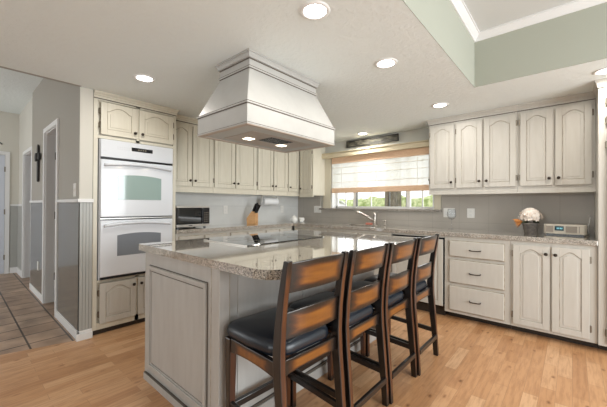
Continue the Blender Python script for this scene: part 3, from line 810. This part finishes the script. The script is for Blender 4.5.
base_cabinet((-3.38,2.374,0),R(90),.62,'mixed','cream base cabinet under the knife block',d=.49)
base_cabinet((-3.38,2.996,0),R(90),.60,'mixed','cream base cabinet under the sugar bowl corner',d=.49)
def dishwasher():
    t = empty('dishwasher', (-1.695,YF_B,0))
    b = MB(); b.box(0,.62,.021,.56,.10,CT-.05); b.build('tub_case', 'black', t)
    b = MB(); b.box(0,.62,0,.02,.884,CT-.045); b.build('top_rail', 'cream', t)
    make_door(t,.012,.61,.125,.865,False,None,None,None,'cream','front_panel')
    b = MB(); b.box(.012,.61,-.012,.02,.872,.880); b.build('control_strip', 'black', t)
    b = MB(); b.box(.01,.61,.06,.56,.0,.10); b.build('toe_kick', 'toe', t)
    tag(t, 'cream panelled dishwasher with black toe kick left of the drawers', 'dishwasher')
dishwasher()
def tall_cabinet():
    t = empty('pantry_cabinet', (.165,YF_B-.02,0)); W = .75
    b = MB(); b.box(0,W,0,.675,.072,2.245); b.build('cabinet_body', 'cream', t, bevel=.0015)
    b = MB(); b.box(0,W,.125,.6,0,.072); b.build('toe_kick', 'toe', t)
    for a, c, k, h_ in ((.055,.37,'r','l'),(.385,.70,'l','r')):
        make_door(t,a,c,1.87,2.21,True,k,1.92,h_); make_door(t,a,c,.10,1.845,True,k,1.1,h_)
    crown(t,0,W,'cream',2.245,depth=.3,ret_l=True)
    tag(t, 'tall cream pantry cabinet at the right edge of the room', 'cabinet')
tall_cabinet()

# --- worktops
def rounded(pts_r, n=8):
    """polygon with per-corner radii"""
    out = []; L = len(pts_r)
    for i in range(L):
        p = Vector(pts_r[i][:2]); r_ = pts_r[i][2]
        a = (Vector(pts_r[i-1][:2])-p).normalized(); c = (Vector(pts_r[(i+1)%L][:2])-p).normalized()
        if r_ <= 0: out.append((p.x,p.y)); continue
        ctr = p + (a+c)*r_
        for k in range(n+1):
            th = math.pi/2*k/n
            q = ctr - c*r_*math.cos(th) - a*r_*math.sin(th)
            out.append((q.x,q.y))
    return out
def worktops():
    # L-shaped counter with sink cut-out (built as boards around the basin)
    b = MB(); z0, z1 = CT-.045, CT; sx0, sx1, sy0, sy1 = -2.60,-1.98,3.74,4.10
    yb = YB-.009; xa = XA+.009
    b.poly([(xa,1.672),(-3.355,1.672),(-3.355,3.595),(sx0,3.595),(sx0,yb),(xa,yb)], z0, z1)
    b.box(sx0,sx1,3.595,sy0,z0,z1); b.box(sx0,sx1,sy1,yb,z0,z1); b.box(sx1,.163,3.595,yb,z0,z1)
    o = b.build('worktop', 'granite', bevel=.005); tag(o, 'speckled granite worktop running round the oven and window walls', 'worktop')
    t = empty('sink', (0,0,0))
    b = MB(); d = .18
    b.box(sx0,sx1,sy0,sy1,z0-d,z0-d+.01); b.box(sx0,sx0+.01,sy0,sy1,z0-d,z0-.001); b.box(sx1-.01,sx1,sy0,sy1,z0-d,z0-.001)
    b.box(sx0,sx1,sy0,sy0+.01,z0-d,z0-.001); b.box(sx0,sx1,sy1-.01,sy1,z0-d,z0-.001); b.build('basin', 'steel', t, bevel=.003)
    b = MB(); b.cyl(((sx0+sx1)/2,(sy0+sy1)/2,z0-d+.01),((sx0+sx1)/2,(sy0+sy1)/2,z0-d+.014),.04); b.build('drain', 'nickel', t)
    tag(t, 'steel undermount sink basin in granite worktop below the window', 'sink')
worktops()

def island():
    t = empty('kitchen_island', (0,0,0)); x0, x1, y0, y1 = -2.33,-1.388,.928,2.60
    zt = CT-.045
    b = MB(); b.box(x0,x1,y0,y1,.0,zt,0); b.box(x1-.06,x1+.012,y0-.012,y0+.05,.0,zt,0)
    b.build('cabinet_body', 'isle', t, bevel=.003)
    # end panel: frame, glaze lines, raised moulding
    px0, px1, pz0, pz1 = -2.25,-1.50,.095,.815
    b = MB()
    b.box(px0,px1,y0-.003,y0,pz0,pz1,1)
    fr = .010
    def ring(a, w_, ya, yb, mi):
        b.box(px0+a,px1-a,ya,yb,pz0+a,pz0+a+w_,mi); b.box(px0+a,px1-a,ya,yb,pz1-a-w_,pz1-a,mi)
        b.box(px0+a,px0+a+w_,ya,yb,pz0+a+w_,pz1-a-w_,mi); b.box(px1-a-w_,px1-a,ya,yb,pz0+a+w_,pz1-a-w_,mi)
    ring(.006,.024,y0-.016,y0-.001,0); ring(.031,.008,y0-.009,y0-.001,0)
    b.box(px0+.045,px1-.045,y0-.007,y0-.001,pz0+.045,pz1-.045,0)
    b.box(px0+.040,px1-.040,y0-.0045,y0-.001,pz0+.040,pz1-.040,1)
    b.build('end_panel', ['isle','glaze_dark'], t, bevel=.0015, segs=1)
    b = MB(); b.box(x0+.03,x1+.03,y0-.02,y0,0,.045,0); b.box(x0+.03,x1+.03,y0-.0185,y0-.002,.045,.049,1)
    b.box(x1,x1+.02,y0,y1,0,.07,0); b.box(x1,x1+.014,y0,y1,.07,.085,1)
    b.build('base_moulding', ['isle','glaze_dark'], t, bevel=.002)
    # corner post groove and stool side panels
    b = MB(); b.box(x1-.065,x1-.061,y0-.0135,y0-.011,.05,zt,1); b.box(x1+.0115,x1+.013,y0+.05,y0+.054,.08,zt,1)
    for ya, yb in ((1.04,1.54),(1.58,2.06),(2.10,2.56)): b.box(x1,x1+.006,ya,yb,.14,.86,0)
    b.build('side_panel', ['isle','glaze'], t, bevel=.002)
    tag(t, 'cream glazed kitchen island body with panelled end', 'kitchen island')
    pts = rounded([(-2.40,.905,.012),(-.975,.905,.12),(-.975,2.70,.06),(-2.405,2.70,.01)], 8)
    b = MB(); b.poly(pts, CT-.045, CT); o = b.build('island_worktop', 'granite', bevel=.012, segs=3)
    tag(o, 'large polished granite worktop with rounded corner on the island', 'worktop')
    c = empty('cooktop', (0,0,0))
    b = MB(); b.box(-2.235,-1.70,1.345,2.225,CT,CT+.008); b.build('glass_surface', 'bglass', c, bevel=.004)
    for ya in (1.34,2.218):
        b = MB(); b.box(-2.24,-1.695,ya,ya+.012,CT,CT+.009); b.build('edge_trim', 'steel', c, bevel=.002)
    for (x, y, r_) in ((-2.08,1.55,.09),(-1.84,1.55,.07),(-2.08,2.02,.07),(-1.84,2.02,.09)):
        b = MB(); n = 32
        b.lathe([(r_-.003,.0),(r_-.003,.0008),(r_,.0008),(r_,.0)], (x,y,CT+.008), n=32); b.build('burner_ring', 'hinge', c)
    tag(c, 'black glass cooktop set into the island worktop', 'cooktop')
island()

# --- range hood
def hood():
    t = empty('range_hood', (0,0,0))
    lx0, lx1, ly0, ly1 = -2.158,-1.56,1.236,2.19; zb, zg = 1.757, 1.893
    b = MB()
    def rect(x0,x1,y0,y1,z): return [(x0,y0,z),(x1,y0,z),(x1,y1,z),(x0,y1,z)]
    b.loft([rect(lx0,lx1,ly0,ly1,zb+.012), rect(lx0,lx1,ly0,ly1,zg)], 0, caps=False)
    b.loft([rect(lx0+.003,lx1-.003,ly0+.003,ly1-.003,zg+.02), rect(-2.04,-1.685,1.352,2.085,2.192)], 0, caps=True)
    # canopy underside lip
    b.box(lx0,lx1,ly0,ly0+.03,zb,zb+.02,1); b.box(lx0,lx1,ly1-.03,ly1,zb,zb+.02,1); b.box(lx0,lx0+.03,ly0+.03,ly1-.03,zb,zb+.02,1); b.box(lx1-.03,lx1,ly0+.03,ly1-.03,zb,zb+.02,1)
    b.box(lx0+.03,lx1-.03,ly0+.03,ly1-.03,zb+.012,zb+.02,1)
    b.build('canopy', ['hood','hoodwood'], t, bevel=.0015, segs=1)
    b = MB()
    b.box(lx0-.006,lx1+.006,ly0-.006,ly1+.006,zg+.004,zg+.014,0)
    b.box(lx0-.003,lx1+.003,ly0-.003,ly1+.003,zg-.002,zg+.020,1)
    b.box(lx0-.003,lx1+.003,ly0-.003,ly1+.003,zb+.006,zb+.014,0); b.box(lx0-.001,lx1+.001,ly0-.001,ly1+.001,zb+.014,zb+.018,1)
    b.build('bead_moulding', ['hood','glaze_dark'], t, bevel=.001, segs=1)
    # neck and crown to the ceiling
    nx0, nx1, ny0, ny1 = -2.04,-1.685,1.352,2.085
    b = MB(); b.box(nx0,nx1,ny0,ny1,2.17,H,0)
    b.box(nx0-.006,nx1+.006,ny0-.006,ny1+.006,2.196,2.206,0)
    b.box(nx0-.003,nx1+.003,ny0-.003,ny1+.003,2.190,2.212,1)
    e = lambda q, z: rect(nx0-q,nx1+q,ny0-q,ny1+q,z)
    b.loft([e(.002,2.262),e(.012,2.264),e(.012,2.273),e(.015,2.278),e(.020,2.288),e(.020,2.296),e(.026,2.298),e(.026,H)],0)
    b.box(nx0-.003,nx1+.003,ny0-.003,ny1+.003,2.255,2.263,1)
    b.build('crown_moulding', ['hood','glaze_dark'], t)
    b = MB(); ix0, ix1, iy0, iy1 = -2.06,-1.70,1.40,2.06
    b.box(ix0,ix1,iy0,iy1,zb+.004,zb+.014,0); ins = b.build('extractor_insert', 'hoodsteel', t, bevel=.003)
    b = MB()
    for i in range(9): b.box(-1.90+i*.018,-1.892+i*.018,1.62,1.86,zb+.0015,zb+.005,0)
    b.build('vent_grille', 'black', ins)
    for y in (1.54,1.90):
        b = MB(); b.box(-1.955,-1.89,y-.035,y+.035,zb+.001,zb+.0045); b.build('lamp_lens', 'hoodlamp', ins)
        l = bpy.data.lights.new('hood_lamp', 'AREA'); l.shape = 'RECTANGLE'; l.size = .12; l.size_y = .10; l.energy = 1.2; l.color = (1,.85,.65)
        lo = bpy.data.objects.new('hood_lamp', l); COL.objects.link(lo); lo.location = (-1.915,y,zb-.003); lo.parent = t
    tag(t, 'cream tapered range hood hanging from ceiling over the island', 'range hood')
hood()

# --- recessed lamps
def recessed():
    spots = [(-1.066,1.308,'recessed ceiling light nearest the camera, right of the hood'),(-2.73,1.07,'recessed ceiling light in front of the double ovens'),
             (-1.054,2.14,'recessed ceiling light between the hood and the tray edge'),(-1.059,3.406,'recessed ceiling light before the three-door wall cabinet'),
             (-2.353,4.02,'recessed ceiling light above the sink window sign'),(.205,3.38,'recessed ceiling light cut by the right picture edge')]
    proto = None
    for i, (x, y, lab) in enumerate(spots):
        if proto is None:
            t = empty('ceiling_light', (x,y,H))
            b = MB(); b.lathe([(.062,-.001),(.062,-.006),(.070,-.009),(.082,-.006),(.084,0)], n=32); b.build('trim_ring', 'trim', t, smooth=True)
            b = MB(); b.lathe([(.0,-.0035),(.063,-.0035),(.063,-.002),(0,-.002)], n=32); b.build('lamp_lens', 'lamp', t)
            l = bpy.data.lights.new('recessed_lamp', 'AREA'); l.shape = 'DISK'; l.size = .12; l.energy = LAMP; l.color = (1,.95,.87)
            lo = bpy.data.objects.new('recessed_lamp', l); COL.objects.link(lo); lo.location = (0,0,-.012); lo.parent = t
            proto = t
        else:
            t = copy_deep(proto); t.location = (x,y,H)
        tag(t, lab, 'ceiling light', 'recessed ceiling lights')
recessed()

# ------------------------------------------------------------------ bar stools
def stool():
    t = empty('bar_stool', (0,0,0))
    # local: faces -x, back at +x; width along y
    hw = .199
    for s in (-1, 1):
        # back leg and back post, one continuous bowed piece
        prof = [(.236,.0),(.226,.15),(.208,.34),(.192,.50),(.188,.60),(.196,.72),(.212,.84),(.234,.96),(.243,1.006)]
        b = MB(); b.bar([(x, s*hw, z) for x,z in prof], [.036,.040,.046,.050,.050,.044,.038,.032,.028], [.030,.031,.033,.034,.034,.033,.032,.031,.030])
        b.build('back_leg', 'leg', t, bevel=.004)
        b = MB(); b.bar([(-.185, s*(hw-.002), 0),(-.19, s*(hw-.003), .3),(-.19, s*(hw-.005), .56)], [.032,.038,.046], [.032,.038,.046])
        b.build('front_leg', 'leg', t, bevel=.004)
    # slats: bowed back
    def slat(z0, z1, xa, xb, name, crest):
        n = 16; b = MB(); rings = []
        for i in range(n+1):
            y = -hw+2*hw*i/n*1.0; q = 1-(y/hw)**2; bow = .028*q
            zt = z1+crest*q; zl = z0+crest*.5*q; th = .018
            rings.append([(xa+bow,y,zl),(xa+bow+th,y,zl),(xb+bow+th,y,zt),(xb+bow,y,zt)])
        b.loft(rings); b.build(name, 'slat', t, bevel=.003)
    slat(.862,.994,.203,.228,'top_slat',.010)
    slat(.655,.772,.178,.186,'middle_slat',.012)
    # aprons
    b = MB(); n = 12
    def arc(z0, z1, d): return lambda u: z0+d*(1-(2*abs(u))**2)
    b.strip([-.165+.335*i/n for i in range(n+1)], lambda x: .492+.012*(1-((x)/.165)**2), lambda x: .562, -hw-.012, -hw+.012); b.build('side_apron', 'slatx', t, bevel=.002)
    b = MB(); b.strip([-.165+.335*i/n for i in range(n+1)], lambda x: .492+.012*(1-((x)/.165)**2), lambda x: .562, hw-.012, hw+.012); b.build('side_apron', 'slatx', t, bevel=.002)
    for xx, nm in ((-.195,'front_apron'),(.175,'back_apron')):
        b = MB(); b.strip([-(hw-.015)+2*(hw-.015)*i/n for i in range(n+1)], lambda x: .492+.012*(1-(x/hw)**2), lambda x: .562, 0, .022)
        for i, v in enumerate(b.v): b.v[i] = (xx+v[1], v[0], v[2])
        b.build(nm, 'slat', t, bevel=.002)
    # seat cushion: domed, thick, wider at the front
    b = MB(); rings = []; K = 40
    def outline(f, z):
        ring = []
        for k in range(K):
            a = 2*math.pi*k/K; c_, s_ = math.cos(a), math.sin(a)
            e = .28
            x = -.030+.213*f*math.copysign(abs(c_)**e, c_); wy = (.2125 if x < -.05 else .2125-.10*(x+.05))*f
            y = wy*math.copysign(abs(s_)**e, s_)
            if x > .13: y *= .90
            ring.append((x, y, z))
        return ring
    for f, z in ((.93,.560),(.99,.566),(1.015,.585),(1.0,.606),(.95,.622),(.80,.634),(.55,.641),(.25,.644),(.04,.645)): rings.append(outline(f, z))
    b.loft(rings); b.build('seat_cushion', 'leather', t, smooth=True)
    # stretchers
    b = MB(); b.box(-.20,-.176,-hw+.01,hw-.01,.185,.222); b.build('footrest', 'rail', t, bevel=.004)
    b = MB(); b.box(.228,.25,-hw+.01,hw-.01,.145,.178); b.build('back_stretcher', 'rail', t, bevel=.004)
    for s in (-1,1):
        b = MB(); b.loft([[(-.178,s*hw-.010,.205),(-.178,s*hw+.010,.205),(-.178,s*hw+.010,.24),(-.178,s*hw-.010,.24)],
                          [(.232,s*hw-.010,.185),(.232,s*hw+.010,.185),(.232,s*hw+.010,.22),(.232,s*hw-.010,.22)]])
        b.build('side_stretcher', 'rail', t, bevel=.004)
    return t
stools = [(-1.125,1.138,-3,'burnished wood bar stool nearest the camera with full black leather seat in view'),
          (-1.110,1.588,0,'second bar stool from the camera, between nearest stool and third'),
          (-1.100,2.024,0,'third bar stool from the camera along the island'),
          (-1.088,2.460,0,'farthest bar stool, beside the dishwasher end of the island')]
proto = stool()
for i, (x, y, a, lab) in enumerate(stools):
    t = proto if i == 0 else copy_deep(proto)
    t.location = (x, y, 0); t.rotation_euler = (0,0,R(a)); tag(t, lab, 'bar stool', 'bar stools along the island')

# ------------------------------------------------------------------ things on the worktops
def microwave():
    t = empty('microwave', (-3.50,1.735,CT), R(90)); W, D_, z0, z1 = .435, .33, .018, .272
    b = MB(); b.box(0,W,0,D_,z0,z1); b.build('case', 'steel', t, bevel=.004)
    b = MB(); b.box(.0,W,-.012,0,z0,z0+.032,0); b.box(0,W,-.012,0,z1-.022,z1,0); b.build('front_trim', 'steel', t, bevel=.002)
    b = MB(); b.box(0,.335,-.012,0,z0+.032,z1-.022); dr = b.build('door', 'bglass', t, bevel=.002)
    b = MB(); b.box(.325,.345,-.03,-.012,z0+.045,z1-.035); b.build('handle', 'black', dr, bevel=.004)
    b = MB(); b.box(.346,W,-.012,0,z0+.032,z1-.022); cp = b.build('control_panel', 'black', t, bevel=.002)
    b = MB()
    for r_ in range(5):
        for c in range(3): b.box(.362+c*.022,.374+c*.022,-.0132,-.012,z0+.055+r_*.027,z0+.067+r_*.027)
    b.build('keypad', 'hinge', cp)
    b = MB(); b.box(.15,.20,-.0128,-.012,z0+.012,z0+.020); b.build('badge', 'black', t)
    for x in (.04,W-.04):
        for y in (.04,D_-.04):
            b = MB(); b.cyl((x,y,0),(x,y,z0),.014,n=12); b.build('foot', 'black', t)
    tag(t, 'stainless microwave with black door on the worktop by the ovens', 'microwave')
microwave()
def knife_block():
    t = empty('knife_block', (-3.66,3.02,CT), R(118)); t.scale = (1.15,1.2,1.2)
    b = MB()
    pts = [(-.055,0),(.065,0),(.07,.07),(.0,.165),(-.055,.135)]
    b.loft([[(-.045,y,z) for y,z in [(p,q) for p,q in pts]], [(.045,y,z) for y,z in [(p,q) for p,q in pts]]])
    b.build('block', 'knifewood', t, bevel=.004)
    k = 0
    for ix in (-.028,0,.028):
        for iy in (0,1):
            b = MB(); p0 = Vector((ix,-.038+iy*.035,.135+iy*.02)); dr = Vector((ix*3,-.42-.1*iy,1)).normalized()
            b.tube([p0, p0+dr*.06, p0+dr*(.125-.012*(k%3))], [.009,.012,.013], 8); b.build('knife_handle', 'black', t); k += 1
    tag(t, 'wooden knife block with black handled knives on the worktop', 'knife block')
knife_block()
def paper_towel():
    t = empty('paper_towel_holder', (-3.70,3.40,0))
    z = 1.295
    b = MB(); b.cyl((0,-.15,z),(0,.15,z),.058,n=24); b.build('paper_roll', 'paper', t, smooth=False)
    b = MB()
    for s in (-1,1): b.box(-.012,.012,s*.165-.004,s*.165+.004,z-.02,1.39)
    b.cyl((0,-.17,z),(0,.17,z),.008,n=10); b.box(-.02,.02,-.17,.17,1.382,1.39); b.build('bracket', 'plate', t)
    tag(t, 'white paper towel roll on bracket under the wall cabinets', 'paper towel holder')
paper_towel()
def crocks():
    t = empty('sugar_bowl', (-3.43,3.69,CT))
    b = MB(); b.lathe([(0,0),(.032,0),(.036,.006),(.055,.03),(.06,.055),(.052,.078),(.045,.085)], n=24); b.build('bowl', 'porcelain', t, smooth=True)
    b = MB(); b.lathe([(.048,.085),(.044,.096),(.02,.112),(.006,.116),(.008,.13),(0,.138)], n=24); b.build('lid', 'porcelain', t, smooth=True)
    for s in (-1,1):
        b = MB(); b.tube([(0,s*.052,.068),(0,s*.082,.066),(0,s*.086,.045),(0,s*.06,.034)], .005, 8); b.build('handle', 'porcelain', t, smooth=True)
    tag(t, 'white lidded sugar bowl in the worktop corner', 'sugar bowl')
    t = empty('tea_cup', (-3.37,3.81,CT))
    b = MB(); b.lathe([(0,0),(.022,0),(.03,.012),(.042,.04),(.046,.072),(.042,.072),(.036,.035),(0,.014)], (0,0,.01), n=24); b.build('cup', 'porcelain', t, smooth=True)
    b = MB(); b.lathe([(0,0),(.035,0),(.062,.012),(.060,.015),(0,.008)], n=24); b.build('saucer', 'porcelain', t, smooth=True)
    b = MB(); b.tube([(0,.042,.07),(0,.068,.066),(0,.07,.04),(0,.038,.03)], .004, 8); b.build('handle', 'porcelain', t, smooth=True)
    tag(t, 'white cup on a saucer right of the sugar bowl', 'cup')
crocks()
def faucet():
    t = empty('faucet', (-2.225,4.165,CT))
    b = MB(); b.lathe([(0,0),(.034,0),(.034,.008),(.026,.014),(.024,.13),(.028,.145),(.028,.175),(.018,.19),(0,.192)], n=20); b.build('body', 'nickel', t, smooth=True)
    b = MB(); b.tube([(-.01,-.01,.06),(-.08,-.05,.115),(-.17,-.10,.17),(-.215,-.125,.19),(-.235,-.14,.175)], [.018,.017,.017,.021,.019], 12); b.build('spout', 'nickel', t, smooth=True)
    b = MB(); b.tube([(.0,-.005,.165),(.035,-.02,.185),(.075,-.03,.185)], [.009,.008,.006], 8); b.build('lever', 'nickel', t, smooth=True)
    tag(t, 'satin nickel pull-out kitchen faucet behind the sink', 'faucet')
    t = empty('soap_dispenser', (-2.06,4.165,CT))
    b = MB(); b.lathe([(0,0),(.02,0),(.02,.01),(.011,.016),(.010,.055),(.014,.06),(.012,.072),(0,.074)], n=16); b.build('pump_base', 'nickel', t, smooth=True)
    b = MB(); b.tube([(0,0,.062),(-.03,-.02,.07),(-.048,-.03,.062)], .005, 8); b.build('nozzle', 'nickel', t, smooth=True)
    tag(t, 'small nickel soap dispenser right of the faucet', 'soap dispenser')
    b = MB()
    for z, i in ((0,.004),(.012,0),(.026,.004)): pass
    b.box(-.05,.05,-.03,.03,0,.028); o = b.build('sponge', 'sponge', bevel=.006, loc=(-2.31,4.15,CT)); o.rotation_euler = (0,0,.3); tag(o, 'red sponge lying beside the faucet', 'sponge')
faucet()
def outlets():
    def plate(name, loc, rz, W, n, lab, kind):
        t = empty(name, loc, rz)
        b = MB(); b.box(-W/2,W/2,-.006,0,-.06,.06); b.build('cover_plate', 'plate', t, bevel=.003)
        for i in range(n):
            x = -W/2+W*(i+.5)/n
            b = MB()
            if kind == 'o':
                for z in (-.024,.024): b.box(x-.014,x+.014,-.009,-.006,z-.015,z+.015)
                b.build('receptacle', 'porcelain', t, bevel=.003)
            else:
                b.box(x-.014,x+.014,-.010,-.006,-.03,.03); b.build('rocker', 'porcelain', t, bevel=.002)
        tag(t, lab, 'outlet' if kind == 'o' else 'light switch')
    plate('wall_outlet', (XA+.008,2.671,1.165), R(90), .075, 1, 'white outlet on backsplash between microwave and knife block', 'o')
    plate('wall_outlet', (XA+.008,3.848,1.165), R(90), .075, 1, 'white outlet on backsplash above the sugar bowl', 'o')
    plate('light_switch', (-3.40,YB-.008,1.165), 0, .16, 2, 'white double switch plate on backsplash left of the window', 's')
    plate('wall_outlet', (-.955,YB-.008,1.15), 0, .085, 1, 'white outlet on backsplash right of the wine glass', 'o')
    plate('light_switch', (-1.21,YB-.008,1.15), 0, .14, 2, 'white switch plate on backsplash behind the wine glass', 's')
outlets()
def wine_glass():
    b = MB(); b.lathe([(0,0),(.036,.001),(.036,.004),(.006,.010),(.004,.02),(.004,.10),(.012,.112),(.042,.135),(.053,.17),(.050,.215),(.044,.25),(.0425,.25),(.0485,.215),(.0515,.17),(.040,.137),(.010,.116),(0,.113)], n=28)
    o = b.build('wine_glass', 'stem', smooth=True, loc=(-1.147,4.15,CT)); tag(o, 'clear stemmed wine glass standing on the worktop right of window', 'wine glass')
wine_glass()
def flowers():
    t = empty('potted_flowers', (-.335,4.03,CT))
    b = MB(); b.lathe([(0,0),(.05,0),(.054,.004),(.068,.10),(.074,.104),(.074,.114),(.064,.114),(.060,.09),(0,.085)], n=24); b.build('pot', 'pot', t, smooth=True)
    rnd = random.Random(11)
    b = MB()
    for i in range(190):
        th = rnd.uniform(0,2*math.pi); ph = math.acos(rnd.uniform(-.25,1)); r_ = 1
        c = Vector(((.085+.018*math.sin(5*th))*math.sin(ph)*math.cos(th), .085*math.sin(ph)*math.sin(th), .172+(.078+.012*math.cos(7*th))*math.cos(ph)))
        nrm = Vector((math.sin(ph)*math.cos(th), math.sin(ph)*math.sin(th), math.cos(ph)))
        u_ = nrm.cross(Vector((.3,.5,.8))).normalized(); v_ = nrm.cross(u_)
        a0 = rnd.uniform(0,1.5)
        for k in range(4):
            a = a0+k*math.pi/2; d1 = u_*math.cos(a)+v_*math.sin(a); d2 = u_*math.cos(a+.6)+v_*math.sin(a+.6); d3 = u_*math.cos(a-.6)+v_*math.sin(a-.6)
            s_ = rnd.uniform(.013,.018)
            b.add([c, c+d2*s_*.8+nrm*.003, c+d1*s_*1.25+nrm*.006, c+d3*s_*.8+nrm*.003, c-nrm*.004], [(0,1,2,3),(4,3,2,1),(0,4,1),(0,3,4)])
    core = MB()
    b.lathe([(0,-.06),(.05,-.05),(.082,0),(.07,.05),(.03,.075),(0,.08)], (0,0,.195), n=16)
    b.build('flower_head', 'petal', t)
    b = MB()
    for i in range(9):
        a = rnd.uniform(0,6.28) ; r0, r1 = .04, rnd.uniform(.085,.11); z = rnd.uniform(.112,.135)
        d_ = Vector((math.cos(a),math.sin(a),0)); q = Vector((-d_.y,d_.x,0))
        p = [d_*r0+Vector((0,0,z)), d_*(r0+r1)/2+q*.025+Vector((0,0,z+.012)), d_*r1+Vector((0,0,z-.012)), d_*(r0+r1)/2-q*.025+Vector((0,0,z+.012))]
        b.add(p+[v+Vector((0,0,-.002)) for v in p], [(0,1,2,3),(7,6,5,4),(0,4,5,1),(1,5,6,2),(2,6,7,3),(3,7,4,0)])
    b.build('leaves', 'leaf', t)
    b = MB()
    for i in range(5):
        base = Vector((-.065,-.03,.13)); a = rnd.uniform(-.6,.6)
        tip = Vector((-.115-.01*i,-.05+a*.03,.06+.022*i)); q = Vector((.0,.018,.014)); m_ = (base+tip)/2
        p = [base, m_+q, tip, m_-q]
        b.add(p+[v+Vector((.002,-.002,0)) for v in p], [(0,1,2,3),(7,6,5,4),(0,4,5,1),(1,5,6,2),(2,6,7,3),(3,7,4,0)])
    b.build('dry_leaves', 'orange', t)
    tag(t, 'pink cream hydrangea in a dark tin pot on the worktop', 'potted flowers')
flowers()
def radio():
    t = empty('tabletop_radio', (-.06,4.0,CT), R(-2)); W, D_ = .33, .17
    def outline(x0, x1, y0, y1, z): 
        return [(x,y,z) for x,y in rounded([(x0,y0,.03),(x1,y0,.03),(x1,y1,.03),(x0,y1,.03)],5)]
    b = MB(); b.loft([outline(-W/2,W/2,0,D_,.014), outline(-W/2,W/2,0,D_,.108)]); b.build('case', 'radio', t, bevel=.004)
    b = MB(); b.box(-W/2+.02,W/2-.02,.02,D_-.02,0,.014); b.build('foot', 'black', t)
    for x0, x1, nm in ((-.145,-.085,0),(.01,.095,1)):
        b = MB(); b.box(x0,x1,-.003,.001,.03,.094); b.build('speaker_grille', 'mesh', t, bevel=.002)
    b = MB(); b.box(-.075,-.005,-.003,.001,.048,.092); ds = b.build('display', 'lcd', t)
    b = MB()
    for i in range(4): b.box(-.058+i*.012,-.051+i*.012,-.0036,-.003,.062,.078)
    b.build('clock_digits', 'digit', ds)
    b = MB(); b.box(.108,.114,-.002,.001,.03,.094); b.build('trim_line', 'mesh', t)
    tag(t, 'cream tabletop radio with small display beside the flowers', 'radio')
    b = MB(); b.tube([(.13,4.272,1.14),(.135,4.24,1.13),(.128,4.22,1.08),(.118,4.21,1.02),(.125,4.20,.972),(.10,4.17,.955),(.06,4.165,.955)], .004, 8)
    o = b.build('power_cord', 'plate', smooth=True); tag(o, 'white power cord hanging down the backsplash right of the radio', 'cord')
radio()
